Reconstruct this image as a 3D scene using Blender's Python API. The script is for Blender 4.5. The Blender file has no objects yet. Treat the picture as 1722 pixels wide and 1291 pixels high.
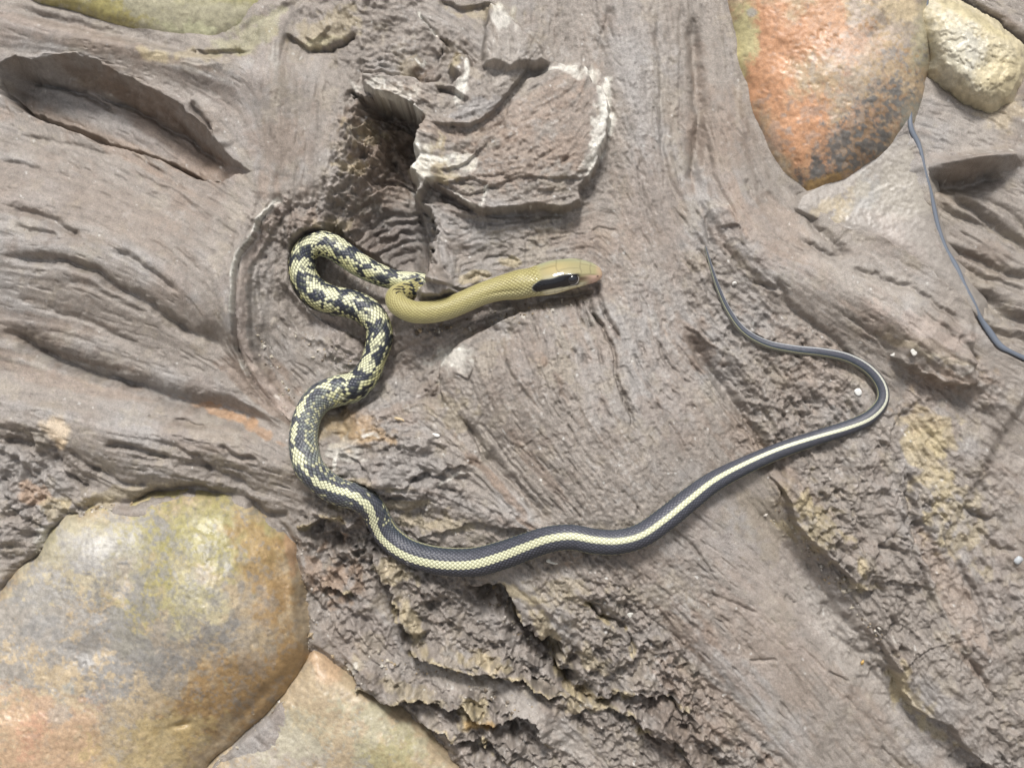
import bpy, math, time
import numpy as np
from mathutils import Matrix, Vector

T0 = time.time()
scene = bpy.context.scene

# ----------------------------------------------------------------- camera, sky, sun, exposure
S = 0.0006                       # metres per unit of the survey grid
CX, CY = 861.0, 645.5
LEAN = math.radians(52)          # the wall leans back: angle between its plane and the ground
UP = Vector((0, math.cos(LEAN), math.sin(LEAN)))
NRM = Vector((0, -math.sin(LEAN), math.cos(LEAN)))
RIGHT = Vector((1, 0, 0))
CENTER = Vector((0, 0, 1.15))
DIST = 1.25
BASIS = Matrix(((RIGHT.x, UP.x, NRM.x, CENTER.x),
                (RIGHT.y, UP.y, NRM.y, CENTER.y),
                (RIGHT.z, UP.z, NRM.z, CENTER.z),
                (0, 0, 0, 1)))
cam_data = bpy.data.cameras.new("camera")
cam = bpy.data.objects.new("camera", cam_data)
scene.collection.objects.link(cam)
m = BASIS.copy(); m.translation = CENTER + NRM * DIST
cam.matrix_world = m
cam_data.sensor_width = 36
cam_data.lens = 36 * DIST / (1722 * S)
cam_data.clip_start = 0.05
cam_data.clip_end = 500
cam_data.dof.use_dof = True
cam_data.dof.focus_distance = DIST - 0.01
cam_data.dof.aperture_fstop = 4.0
scene.camera = cam

SUN_ELEV, SUN_ROT = math.radians(80), math.radians(200)
world = bpy.data.worlds.new("World"); scene.world = world; world.use_nodes = True
nt = world.node_tree
for n in list(nt.nodes): nt.nodes.remove(n)
sky = nt.nodes.new("ShaderNodeTexSky"); sky.sky_type = 'NISHITA'; sky.sun_disc = False
sky.sun_elevation = SUN_ELEV; sky.sun_rotation = SUN_ROT
sky.air_density = 1.0; sky.dust_density = 4.0; sky.ozone_density = 1.0
hs = nt.nodes.new("ShaderNodeHueSaturation"); hs.inputs['Saturation'].default_value = 0.22
bg = nt.nodes.new("ShaderNodeBackground"); bg.inputs['Strength'].default_value = 0.05
wo = nt.nodes.new("ShaderNodeOutputWorld")
nt.links.new(sky.outputs[0], hs.inputs['Color']); nt.links.new(hs.outputs[0], bg.inputs['Color'])
nt.links.new(bg.outputs[0], wo.inputs['Surface'])

sl = bpy.data.lights.new("sun", 'SUN'); sl.energy = 1.5; sl.angle = math.radians(12); sl.color = (1.0, 0.965, 0.92)
sun = bpy.data.objects.new("sun", sl); scene.collection.objects.link(sun)
sd = Vector((math.sin(SUN_ROT) * math.cos(SUN_ELEV), math.cos(SUN_ROT) * math.cos(SUN_ELEV), math.sin(SUN_ELEV)))
sun.rotation_euler = sd.to_track_quat('Z', 'Y').to_euler()

scene.view_settings.view_transform = 'Standard'
scene.view_settings.look = 'None'
scene.view_settings.gamma = 1.0
scene.view_settings.use_curve_mapping = False
scene.view_settings.exposure = 1.42

# ----------------------------------------------------------------- survey grid helpers
ST = 1.7
X0, X1, Y0, Y1 = -300.0, 2022.0, -230.0, 1521.0
NX = int((X1 - X0) / ST) + 1
NY = int((Y1 - Y0) / ST) + 1
gx = (X0 + np.arange(NX) * ST).astype(np.float32)
gy = (Y0 + np.arange(NY) * ST).astype(np.float32)
X, Y = np.meshgrid(gx, gy)
rng = np.random.default_rng(7)
f32 = np.float32

def interp_mat(n_out, cell, n_in, off):
    x = np.arange(n_out) * ST / cell + 1.5 + off
    i = np.floor(x).astype(int); f = x - i
    M = np.zeros((n_out, n_in), f32)
    w = [(1 - f) ** 3 / 6, (3 * f ** 3 - 6 * f ** 2 + 4) / 6, (-3 * f ** 3 + 3 * f ** 2 + 3 * f + 1) / 6, f ** 3 / 6]
    r = np.arange(n_out)
    for k in range(4):
        M[r, np.clip(i - 1 + k, 0, n_in - 1)] += w[k]
    return M

def taps(R, n_out, cell, off):
    x = np.arange(n_out) * ST / cell + 1.5 + off
    i = np.floor(x).astype(int); f = (x - i).astype(f32)[:, None]
    w = [(1 - f) ** 3 / 6, (3 * f ** 3 - 6 * f ** 2 + 4) / 6, (-3 * f ** 3 + 3 * f ** 2 + 3 * f + 1) / 6, f ** 3 / 6]
    o = np.zeros((n_out, R.shape[1]), f32)
    for k in range(4): o += w[k] * R[np.clip(i - 1 + k, 0, R.shape[0] - 1)]
    return o

def noise(cell, cell_y=None):
    """smooth noise, mean 0 and deviation about 1, features about `cell` wide"""
    cy = cell_y or cell
    hx = int(NX * ST / cell) + 6; hy = int(NY * ST / cy) + 6
    R = rng.standard_normal((hy, hx)).astype(f32)
    out = taps(taps(R, NY, cy, rng.random()).T.copy(), NX, cell, rng.random()).T
    out = np.ascontiguousarray(out)
    return (out / out.std()).astype(f32)

def fbm(cell, octs=4, gain=0.5):
    o = np.zeros((NY, NX), f32); a = 1.0; t = 0
    for k in range(octs):
        o += a * noise(cell / 2 ** k); t += a * a; a *= gain
        if cell / 2 ** k < 2.5: break
    return o / math.sqrt(t)

def smooth(e0, e1, x):
    t = np.clip((x - e0) / (e1 - e0), 0, 1)
    return t * t * (3 - 2 * t)

def blur(a, r):
    """three box passes, radius r in grid units"""
    n = max(1, int(r / ST))
    for ax in (0, 1):
        for _ in range(3):
            p = np.concatenate([np.repeat(np.take(a, [0], ax), n + 1, ax), a, np.repeat(np.take(a, [-1], ax), n, ax)], ax)
            c = np.cumsum(p, ax, dtype=np.float64)
            L = a.shape[ax]
            hi = np.take(c, np.arange(L) + 2 * n + 1, ax); lo = np.take(c, np.arange(L), ax)
            a = ((hi - lo) / (2 * n + 1)).astype(f32)
    return a

WX = fbm(60, 5, 0.55) ; WY = fbm(60, 5, 0.55)
WX2 = fbm(14, 4, 0.6); WY2 = fbm(14, 4, 0.6)

def crop(pts, pad):
    p = np.array(pts, float)
    a0 = max(0, int((p[:, 0].min() - pad - X0) / ST)); a1 = min(NX, int((p[:, 0].max() + pad - X0) / ST) + 2)
    b0 = max(0, int((p[:, 1].min() - pad - Y0) / ST)); b1 = min(NY, int((p[:, 1].max() + pad - Y0) / ST) + 2)
    return (slice(b0, max(b1, b0 + 1)), slice(a0, max(a1, a0 + 1)))

def dist(pts, pad, closed=False, warp=0.0, warp2=None):
    """distance field of a polyline: region, unsigned distance, side (+1 right hand of travel), fraction along, inside"""
    sl_ = crop(pts, pad)
    if warp2 is None: warp2 = warp * 0.35
    x = X[sl_] + warp * WX[sl_] + warp2 * WX2[sl_]; y = Y[sl_] + warp * WY[sl_] + warp2 * WY2[sl_]
    P = [tuple(map(float, q[:2])) for q in pts]
    if closed: P = P + [P[0]]
    L = [0.0]
    for a, b in zip(P, P[1:]): L.append(L[-1] + math.hypot(b[0] - a[0], b[1] - a[1]))
    best = np.full(x.shape, 1e9, f32); side = np.zeros(x.shape, f32); tt = np.zeros(x.shape, f32)
    ins = np.zeros(x.shape, bool)
    for k in range(len(P) - 1):
        (ax, ay), (bx, by) = P[k], P[k + 1]
        dx, dy = bx - ax, by - ay; l2 = dx * dx + dy * dy + 1e-9
        t = np.clip(((x - ax) * dx + (y - ay) * dy) / l2, 0, 1)
        ex = x - ax - t * dx; ey = y - ay - t * dy
        d = ex * ex + ey * ey
        m_ = d < best
        best = np.where(m_, d, best)
        s_ = np.sign(dx * (y - ay) - dy * (x - ax))
        side = np.where(m_, s_, side)
        tt = np.where(m_, (L[k] + t * (L[k + 1] - L[k])) / L[-1], tt)
        if closed:
            c = ((ay > y) != (by > y)) & (x < (bx - ax) * (y - ay) / ((by - ay) if by != ay else 1e-9) + ax)
            ins ^= c
    return sl_, np.sqrt(best), side, tt, ins

H = np.zeros((NY, NX), f32)

def taper(t, e=0.18):
    return smooth(0, e, t) * smooth(0, e, 1 - t)

def step(pts, h, w, warp=3.0, edge=1.6, e=0.12, warp2=None, under=0.0):
    """a ledge: the right-hand side of travel is raised by h and falls off over w; the other side is untouched"""
    s_, d, sd_, t, _ = dist(pts, w * 3 + 20, False, warp, warp2)
    sg = d * sd_
    if under: H[s_] -= under * taper(t, e) * np.where(sg * np.sign(h) < 0, np.exp(-np.abs(sg) / 16), 0)
    H[s_] += 1.4 * h * taper(t, e) * smooth(-edge, edge, sg) * np.exp(-np.clip(sg, 0, None) / w)

def groove(pts, depth, w, warp=3.0, e=0.15, warp2=None):
    s_, d, sd_, t, _ = dist(pts, w * 3 + 20, False, warp, warp2)
    H[s_] -= 1.3 * depth * taper(t, e) * np.exp(-(d / w) ** 2)

def raised(pts, h, edge, warp=3.0, inset=0.0, warp2=None):
    s_, d, sd_, t, ins = dist(pts, edge + 30, True, warp, warp2)
    sg = np.where(ins, d, -d)
    H[s_] += h * smooth(-edge * 0.5, edge * 0.5, sg - inset)

def blob(x, y, rx, ry, rot, h, p=2.0):
    R = max(rx, ry) * 2.4
    s_ = crop([(x - R, y - R), (x + R, y + R)], 0)
    c, s = math.cos(math.radians(rot)), math.sin(math.radians(rot))
    u = ((X[s_] - x) * c + (Y[s_] - y) * s) / rx; v = (-(X[s_] - x) * s + (Y[s_] - y) * c) / ry
    if rx > 55: h *= 1.7
    H[s_] += h * np.exp(-(u * u + v * v) ** (p / 2))

# ----------------------------------------------------------------- direction of the grain
GRAIN = [
 [(-300,150),(0,215),(120,262),(250,310),(400,360),(440,390)],
 [(-300,240),(0,290),(150,320),(300,370),(395,430),(398,520)],
 [(-300,330),(0,360),(150,370),(280,410),(350,470),(385,560),(430,640)],
 [(-300,400),(0,430),(120,440),(240,490),(320,550),(380,610),(450,690)],
 [(-300,430),(0,500),(130,540),(250,590),(350,640),(480,710)],
 [(-300,500),(0,570),(100,605),(250,650),(400,685)],
 [(-300,-10),(0,40),(150,75),(300,110),(400,150),(430,250)],[(0,80),(100,92),(200,105),(300,150),(360,210),(420,290)],
 [(480,20),(460,150),(440,300)],[(520,110),(510,200),(480,300)],[(560,140),(550,220),(530,330)],
 [(20,130),(120,170),(250,220),(400,300)],[(150,110),(250,160),(340,230),(410,290)],
 [(-300,600),(0,640),(100,655),(250,690),(400,720),(500,770)],[(0,700),(100,730),(250,760),(400,790),(500,820)],
 [(110,760),(200,810),(330,825),(450,850)],[(-300,760),(0,780),(60,850),(100,880)],[(-200,900),(0,900),(80,900)],
 [(440,380),(410,480),(420,580),(470,660),(520,720)],[(450,400),(430,500),(450,580),(500,650),(560,700)],
 [(480,420),(465,520),(500,610),(560,660)],
 [(600,400),(630,360),(680,350),(722,385)],[(620,440),(640,400),(690,385),(720,410)],[(560,300),(600,250),(620,190)],
 [(640,150),(720,190),(800,170),(860,120)],[(720,250),(800,230),(870,180),(950,140)],[(740,320),(850,340),(960,330)],
 [(900,330),(960,280),(1010,200)],[(840,30),(850,120)],[(720,210),(800,215),(870,150),(900,110)],
 [(980,-200),(1000,0),(1030,120),(1060,250),(1100,380),(1150,500)],[(1100,-200),(1100,0),(1105,200),(1130,330),(1180,420)],
 [(1150,-200),(1150,0),(1165,180),(1190,330),(1250,450),(1350,560)],[(1190,60),(1210,200),(1260,330),(1400,450),(1560,540)],
 [(725,370),(735,430),(740,480)],[(760,400),(900,385),(1000,365)],[(800,450),(900,420),(1000,400),(1060,460)],
 [(540,0),(560,60),(620,90),(760,110)],[(700,20),(780,60),(820,90)],[(600,130),(590,110),(640,80),(700,90)],
 [(980,500),(1020,580),(1050,680),(1110,800),(1250,930),(1400,1080),(1600,1260)],
 [(880,540),(930,650),(990,760),(1100,900),(1250,1050),(1450,1291)],
 [(780,620),(830,740),(900,830),(1000,960),(1150,1120),(1350,1291),(1500,1500)],
 [(1080,500),(1120,620),(1200,740),(1330,900),(1480,1080),(1700,1291),(1900,1450)],
 [(1150,560),(1230,680),(1300,790),(1420,960),(1560,1160),(1722,1320)],
 [(900,960),(1050,1100),(1200,1230),(1280,1291),(1400,1500)],
 [(570,760),(680,745),(790,790)],[(600,830),(700,830),(800,860),(900,900)],[(760,700),(850,820),(950,930)],
 [(560,700),(640,650),(720,590),(800,540)],[(660,560),(720,540),(800,530)],
 [(500,880),(600,980),(700,1080),(850,1200),(950,1291),(1100,1500)],[(640,1180),(780,1240),(900,1400)],[(540,1050),(640,1150),(760,1270)],
 [(1200,430),(1300,520),(1420,640),(1520,760),(1640,900),(1722,1000),(1900,1200)],[(1250,420),(1400,530),(1560,620)],
 [(1300,420),(1450,460),(1600,540)],[(1500,700),(1560,850),(1650,1050),(1722,1180),(1900,1400)],
 [(1570,330),(1640,380),(1722,430),(1900,520)],[(1600,420),(1722,480),(1900,560)],[(1620,520),(1722,560),(1900,640)],
 [(1560,190),(1640,230),(1722,290),(1900,380)],[(1560,280),(1640,285),(1700,262)],[(1600,-20),(1660,30),(1722,60),(1900,140)],
 [(1400,400),(1450,320),(1520,260)],
]
smp = []
for g in GRAIN:
    for a, b in zip(g, g[1:]):
        l = math.hypot(b[0] - a[0], b[1] - a[1]); n = max(1, int(l / 18)); th = math.atan2(b[1] - a[1], b[0] - a[0])
        for k in range(n):
            f = (k + .5) / n
            smp.append((a[0] + (b[0] - a[0]) * f, a[1] + (b[1] - a[1]) * f, math.cos(2 * th), math.sin(2 * th)))
smp = np.array(smp, f32)
cell = 14.0
cxn, cyn = int(NX * ST / cell) + 8, int(NY * ST / cell) + 8
qx, qy = np.meshgrid(X0 + (np.arange(cxn) - 1.5) * cell, Y0 + (np.arange(cyn) - 1.5) * cell)
C2 = np.zeros(qx.shape, f32); S2 = np.zeros(qx.shape, f32)
for px_, py_, c_, s_ in smp:
    w_ = 1.0 / ((qx - px_) ** 2 + (qy - py_) ** 2 + 60.0) ** 2
    C2 += (w_ * c_).astype(f32); S2 += (w_ * s_).astype(f32)
nrm = np.sqrt(C2 ** 2 + S2 ** 2) + 1e-20; C2 /= nrm; S2 /= nrm
A_ = interp_mat(NY, cell, cyn, 0.0); B_ = interp_mat(NX, cell, cxn, 0.0)
ang = 0.5 * np.arctan2(A_ @ S2 @ B_.T, A_ @ C2 @ B_.T) + 0.07 * noise(70)
VX = np.cos(ang).astype(f32); VY = np.sin(ang).astype(f32)

def lic(src, half, ds):
    """smear a noise along the grain"""
    acc = src.copy(); wsum = 1.0
    jj, ii = np.meshgrid(np.arange(NX, dtype=f32), np.arange(NY, dtype=f32))
    n = int(half / ds)
    vxf, vyf, sf = VX.ravel(), VY.ravel(), src.ravel()
    for sgn in (1.0, -1.0):
        px_ = jj.copy(); py_ = ii.copy()
        dx, dy = VX * sgn, VY * sgn
        for k in range(n):
            px_ += dx * (ds / ST); py_ += dy * (ds / ST)
            idx = np.clip(py_ + .5, 0, NY - 1).astype(np.int32) * NX + np.clip(px_ + .5, 0, NX - 1).astype(np.int32)
            nx_, ny_ = vxf[idx], vyf[idx]
            flip = np.where(nx_ * dx + ny_ * dy < 0, f32(-1), f32(1))
            dx, dy = nx_ * flip, ny_ * flip
            w = 1 - (k + 1) / (n + 1)
            acc += w * sf[idx]
            wsum += w if sgn > 0 else w
    acc -= acc.mean()
    return (acc / acc.std()).astype(f32)

def lic_low(cell_, half, f=2):
    """the same for wide streaks, worked on a coarser grid"""
    global NX, NY, ST, VX, VY
    full = (NX, NY, ST, VX, VY)
    src = noise(cell_)[::f, ::f]
    VX, VY = VX[::f, ::f], VY[::f, ::f]; NY, NX = src.shape; ST = ST * f
    a = lic(src, half, ST * 1.2)
    NX, NY, ST, VX, VY = full
    yi = np.clip(np.arange(NY) / f, 0, a.shape[0] - 1.001); xi = np.clip(np.arange(NX) / f, 0, a.shape[1] - 1.001)
    y0, x0 = yi.astype(int), xi.astype(int); fy, fx = (yi - y0)[:, None].astype(f32), (xi - x0)[None].astype(f32)
    r = a[y0] * (1 - fy) + a[np.minimum(y0 + 1, a.shape[0] - 1)] * fy
    r = r[:, x0] * (1 - fx) + r[:, np.minimum(x0 + 1, a.shape[1] - 1)] * fx
    return r.astype(f32)

GF = lic(noise(2.0), 22, 2.0)
GF2 = lic(noise(3.4), 40, 3.0)
GM = lic_low(8, 90)
GM2 = lic_low(11, 130)
GL = lic_low(26, 220, 4)
GS = lic(noise(4.5), 11, 2.2)          # short flakes
print('grain', time.time() - T0)

def worley(cell_, ax=1.0, ay=1.0, rot=0.0, wp=0.0):
    c, s = math.cos(math.radians(rot)), math.sin(math.radians(rot))
    xx = X + wp * WX2; yy = Y + wp * WY2
    u = (xx * c + yy * s) / (cell_ * ax) + 1000; v = (-xx * s + yy * c) / (cell_ * ay) + 1000
    iu, iv = np.floor(u).astype(np.int32), np.floor(v).astype(np.int32)
    J = rng.random((256, 256, 3)).astype(f32)
    f1 = np.full(u.shape, 9, f32); f2 = f1.copy(); val = f1.copy()
    for dj in (-1, 0, 1):
        for di in (-1, 0, 1):
            r = J[(iv + dj) & 255, (iu + di) & 255]
            d = (iu + di + r[..., 0] - u) ** 2 + (iv + dj + r[..., 1] - v) ** 2
            m_ = d < f1
            f2 = np.where(m_, f1, np.minimum(f2, d)); val = np.where(m_, r[..., 2], val); f1 = np.where(m_, d, f1)
    return np.sqrt(f1), np.sqrt(f2), val

W1 = worley(30, 1.5, 0.8, 38, 6); W2 = worley(13, 1.5, 0.8, 40, 4); W3 = worley(6.0, 1.2, 0.9, 30, 2)
print('clods', time.time() - T0)

# ----------------------------------------------------------------- masks: how crumbly, by place
def mask_blobs(lst, base=0.0, nz=0.35):
    M = np.full((NY, NX), base, f32)
    for (x, y, rx, ry, rot, v) in lst:
        R = max(rx, ry) * 1.8
        s_ = crop([(x - R, y - R), (x + R, y + R)], 0)
        c, s = math.cos(math.radians(rot)), math.sin(math.radians(rot))
        u = ((X[s_] - x) * c + (Y[s_] - y) * s) / rx; w = (-(X[s_] - x) * s + (Y[s_] - y) * c) / ry
        k = smooth(1.25, 0.75, np.sqrt(u * u + w * w) + nz * 0.35 * WX[s_] + nz * .2 * WX2[s_])
        M[s_] = M[s_] * (1 - k) + v * k
    return M

ROUGH = mask_blobs([
 (600,20,110,90,20,.5),(700,90,120,60,10,.5),(760,250,80,110,0,.45),(900,300,90,60,0,.3),
 (620,270,60,120,15,.72),(495,385,75,50,0,.72),(455,440,36,50,0,.5),(560,365,60,30,0,.7),(570,560,90,50,20,.45),
 (700,560,60,40,0,.55),(732,488,36,30,0,.5),(840,390,120,40,0,.45),(660,640,110,60,-30,.4),
 (690,790,130,60,10,.65),(760,870,150,60,15,.7),(560,890,80,60,30,.9),
 (620,1010,120,110,30,1.),(760,1060,150,120,35,1.),(880,1180,260,120,38,.95),(700,1230,200,80,35,1.),
 (980,1000,130,80,45,.75),(1060,1130,200,80,42,.8),(1120,1250,180,70,30,.85),
 (60,880,100,90,0,.7),(60,780,90,60,20,.6),(330,790,160,40,10,.3),
 (1230,480,70,110,-20,.4),(1330,640,150,90,35,.45),(1330,730,90,70,30,.6),
 (1420,850,110,130,40,.65),(1500,960,120,120,40,.6),(1600,850,110,190,-20,.7),(1620,1120,160,180,40,.65),
 (1580,630,90,30,10,.6),(1640,760,90,120,0,.5),(1430,1020,50,40,0,.5),(870,590,120,60,20,.3),
 (1700,1290,120,80,30,.7),
 (770,1135,120,15,18,.15),(910,1205,110,22,38,.2),(620,1108,50,12,5,.2),(640,1225,40,60,-30,.5),
], 0.06)
ROUGH *= np.clip(1 + .16 * noise(110) + .14 * noise(45), .45, 1.25)
ROUGH[Y > 1300] = np.maximum(ROUGH[Y > 1300], .3)

# ----------------------------------------------------------------- large shapes
H += -0.00006 * ((X - 900) ** 2 * 0.55 + (Y - 560) ** 2 * 0.9)     # the face rounds away at its margins
# left swell, lower log
blob(120,420,330,110,12,34); blob(330,480,150,110,30,10)
blob(250,745,300,52,8,26); blob(40,690,80,50,0,10)
# upper-left band and smooth saddle
blob(200,75,260,32,12,16); blob(468,170,38,120,-5,26); blob(350,120,90,40,20,8)
# trunk right of the burl
blob(1070,180,60,260,0,16); blob(1260,420,120,50,48,14); blob(1230,270,40,150,-20,16)
# central face
blob(980,720,230,190,55,40); blob(1100,960,160,260,-40,18); blob(870,640,110,70,20,14)
blob(1430,1080,240,46,47,-22)                       # smooth valley
blob(1330,930,120,40,50,-14)
blob(1480,520,190,60,25,26); blob(1560,560,90,50,25,10)
blob(1330,600,120,70,35,8); blob(1600,1130,170,110,45,26); blob(1440,880,100,110,45,14); blob(1620,880,110,200,-15,10)
blob(840,560,60,20,10,-14)
blob(1230,650,110,22,52,-12)
blob(650,900,60,40,30,-14)
# crumbly mass under the animal
blob(720,1070,200,120,35,-26); blob(560,960,70,110,0,-22); blob(1000,1040,130,70,45,16); blob(1100,1200,200,60,35,6)
blob(640,1240,180,60,38,-28); blob(780,1180,160,30,28,-10)

# long hollow, upper left
def hollow(top, bot, prof, warp=3.0):
    s_, _, _, _, ins = dist(top + bot[::-1], 30, True, warp)
    x = X[s_]
    _, dt, _, _, _ = dist_on(s_, top, warp); _, db, _, _, _ = dist_on(s_, bot, warp)
    t = dt / (dt + db + 1e-6)
    xs_, ys_ = zip(*prof)
    z = np.interp(t, xs_, ys_).astype(f32)
    k = ins.astype(f32)
    size = np.clip((dt + db) / 75, 0, 1)
    H[s_] += z * k * size
    return s_, k, t

def dist_on(s_, pts, warp):
    x = X[s_] + warp * WX[s_] + warp * .35 * WX2[s_]; y = Y[s_] + warp * WY[s_] + warp * .35 * WY2[s_]
    best = np.full(x.shape, 1e9, f32)
    for (ax, ay), (bx, by) in zip(pts, pts[1:]):
        dx, dy = bx - ax, by - ay
        t = np.clip(((x - ax) * dx + (y - ay) * dy) / (dx * dx + dy * dy + 1e-9), 0, 1)
        best = np.minimum(best, (x - ax - t * dx) ** 2 + (y - ay - t * dy) ** 2)
    return None, np.sqrt(best), None, None, None

hollow([(-5,120),(30,104),(65,112),(105,97),(155,98),(180,112),(235,138),(300,172),(345,215),(385,262),(424,292)],
       [(-5,120),(8,160),(35,190),(90,218),(160,242),(240,268),(320,298),(372,310),(424,292)],
       [(0,-4),(.03,-20),(.36,-100),(.5,-100),(.62,-98),(.88,-88),(.955,-112),(.985,-104),(1,-60)])
groove([(20,128),(70,140),(130,150),(200,190)],12,4); groove([(150,150),(230,185),(300,225),(380,285)],8,4)
step([(385,262),(350,210),(318,168),(322,150)],10,14)
groove([(318,165),(335,195),(360,225)],10,5)
step([(70,95),(130,92),(180,108)],6,10)
# saddle furrow and rock edge beneath the top-left stone
groove([(604,160),(650,178),(704,204)],-8,8,warp=7)
groove([(0,8),(100,38),(220,62),(330,88),(400,80),(450,40)],12,9)
step([(430,75),(330,82),(370,110),(400,104)],6,12); step([(300,105),(350,112),(380,105)],4,8)
# grooves of the left swell
for pts, d, w in [
 ([(0,432),(60,433),(110,438),(170,462),(235,500),(300,552),(345,580)],17,8),
 ([(190,418),(235,440),(275,478),(300,500)],10,6), ([(0,345),(60,355),(130,390),(150,398)],11,6),
 ([(20,372),(60,385),(110,395)],7,5), ([(0,268),(30,275),(70,290)],5,4), ([(215,300),(300,330),(340,352)],4,4),
 ([(0,560),(60,585),(130,612),(180,632),(230,650),(300,668),(380,690),(440,710),(490,745)],26,15),
 ([(0,556),(90,600),(170,632),(250,652)],10,5),
 ([(60,525),(150,540),(240,590)],5,6), ([(330,545),(380,590),(420,660),(470,700)],14,18), ([(260,540),(330,560),(380,600)],6,10),
 ([(370,350),(385,420),(375,520)],4,10),([(440,315),(432,360),(420,400)],3,4),
 ([(100,470),(180,490),(260,540)],5,7),([(40,230),(140,258),(210,270)],4,4),
 # lower log
 ([(175,748),(230,755),(290,768)],12,5), ([(290,705),(330,715),(350,715)],8,5), ([(370,745),(400,770),(440,775)],10,6),
 ([(140,790),(200,810),(250,818)],9,6), ([(60,745),(20,740),(0,742)],16,8), ([(250,740),(300,752),(360,800),(420,820)],8,6),
 ([(120,760),(150,790),(170,800)],8,5),([(300,780),(360,790),(420,815)],7,5),
 ([(200,848),(270,826),(330,822),(400,838)],14,7), ([(410,845),(450,865),(490,868)],10,6),
 ([(30,905),(90,895),(140,850)],8,7),([(0,1000),(30,970),(70,930)],10,7),([(0,870),(40,850),(80,830)],7,5),
]: groove(pts, d, w)
step([(60,742),(90,752),(110,790),(150,828)],-10,20)
# rim of the bowl, bowl and its cut band
RIM = [(470,330),(440,368),(428,400),(404,432),(396,470),(393,530),(398,590),(420,640),(455,680),(500,722)]
step(RIM[::-1], -26, 60, warp=2)
s_, d_, sd_, t_, _ = dist(RIM, 90, False, 2.0)
sg_ = -d_ * sd_                                       # positive inside the bowl
band = smooth(-1, 1, sg_) * smooth(24, 20, sg_ + 3 * WX2[s_]) * taper(t_, .05)
H[s_] += 10 * smooth(0, 2, sg_) * smooth(26, 20, sg_) * taper(t_, .05)
groove(RIM, -15, 26, warp=2); groove(RIM[2:], -8, 60, warp=2)
RIMBAND = np.zeros((NY, NX), f32); RIMBAND[s_] = band
raised([(450,360),(520,340),(600,330),(700,380),(722,420),(716,470),(700,520),(660,560),(690,620),(640,655),(590,690),(560,735),(500,715),(440,655),(415,590),(412,520),(420,440)], -46, 80, warp=4)
step([(500,470),(520,520),(570,560),(620,590)],8,22); step([(560,575),(600,600),(620,640)],5,14)
groove([(560,640),(580,720),(560,745)],16,12); blob(545,600,50,40,30,6)
# cave
blob(505,385,42,30,0,34); blob(470,420,26,50,0,16)
CAVE = [(606,164),(640,172),(672,186),(700,206),(704,240),(700,290),(706,330),(712,370),(720,410),(722,450),(716,476),(690,490),(660,470),(640,440),(610,425),(580,405),(560,385),(580,350),(590,310),(600,275),(585,240),(596,205)]
s_ = crop([(500,130),(760,520)], 0)
xw = X[s_] + 7 * WX[s_] + 4 * WX2[s_]; yw = Y[s_] + 6 * WY[s_] + 3 * WY2[s_]
xr_ = np.interp(yw, [150, 162, 175, 190, 206, 240, 290, 345, 400, 440, 480, 510], [596, 612, 648, 686, 702, 705, 701, 709, 722, 724, 716, 700])
xl_ = np.interp(yw, [150, 165, 200, 250, 300, 350, 400, 440, 480, 510], [590, 588, 582, 572, 556, 540, 535, 556, 590, 640])
tc = np.clip((xw - xl_) / (xr_ - xl_), 0, 1)
dep = np.interp(tc, [0, .15, .35, .6, .85, .965, 1.0], [0, -16, -58, -112, -138, -130, 0])
vert = np.interp(yw, [150, 166, 185, 300, 345, 400, 470, 512], [0, .5, 1, 1, .72, .62, .5, 0])
H[s_] += (dep * vert * smooth(0, .02, tc)).astype(f32)
raised([(500,400),(560,390),(620,430),(700,478),(660,505),(600,505),(540,480),(510,470)], -52, 22, warp=3)
raised([(480,480),(520,520),(570,545),(620,565),(640,600),(610,600),(560,570),(500,540),(470,500)], -26, 22, warp=4)
for k in range(6):
    r = 22 + 15 * k
    groove([(690 + r * math.cos(a) * 1.05, 452 + r * math.sin(a) * 0.95) for a in np.linspace(math.radians(185), math.radians(292), 9)], 6.0, 3.5, warp=4, e=.1)
step([(700,330),(660,300),(620,300)],14,14,warp=6); step([(600,250),(620,235),(655,262),(640,290)],18,12,warp=6); step([(588,228),(610,212),(650,240)],18,10,warp=6)
step([(560,262),(590,285),(630,275)],14,12,warp=6); step([(585,290),(610,300),(640,330)],12,12,warp=6); step([(575,215),(600,240),(620,265)],14,9,warp=6); step([(615,330),(650,312),(690,318)],9,12)
groove([(668,250),(680,225),(695,240)],14,8)
step([(660,205),(690,215),(702,235)],8,8)
step([(718,482),(725,440),(716,400),(704,350)],34,45,warp=2,e=.06)
# burl slab
SLAB = [(827,17),(852,22),(866,34),(880,45),(909,58),(930,82),(940,108),(960,116),(978,111),(990,118),(996,140),(1010,150),(1018,165),(1024,195),(1018,215),(1014,235),(1003,272),(988,296),(972,308),(973,340),(943,346),(900,350),(874,353),(845,352),(811,357),(790,348),(769,336),(745,326),(722,314),(712,345),(700,347),(697,300),(709,268),(700,240),(703,222),(713,205),(690,190),(673,180),(655,172),(637,170),(626,158),(616,150),(612,132),(640,128),(672,132),(700,133),(708,140),(740,138),(762,142),(776,128),(758,112),(772,92),(785,92),(794,110),(812,88),(818,60)]
raised(SLAB, 48, 8, warp=2.6); raised([(700,240),(720,215),(870,120),(1000,150),(1010,240),(960,300),(850,330),(740,310)], 12, 40, warp=5)
step([(720,212),(790,215),(850,170),(890,120),(930,110)],-14,40)
step([(930,122),(890,135),(868,165),(840,205),(800,240)],-10,20)
step([(768,336),(812,320),(870,300),(930,300),(985,298)],-7,18); step([(745,296),(785,278),(800,262),(760,258)],-9,14)
step([(722,314),(750,318),(790,300),(815,312),(812,336)],-9,12)
groove([(722,314),(750,322),(775,330)],10,5); groove([(738,330),(770,345),(800,352)],9,5)
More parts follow.
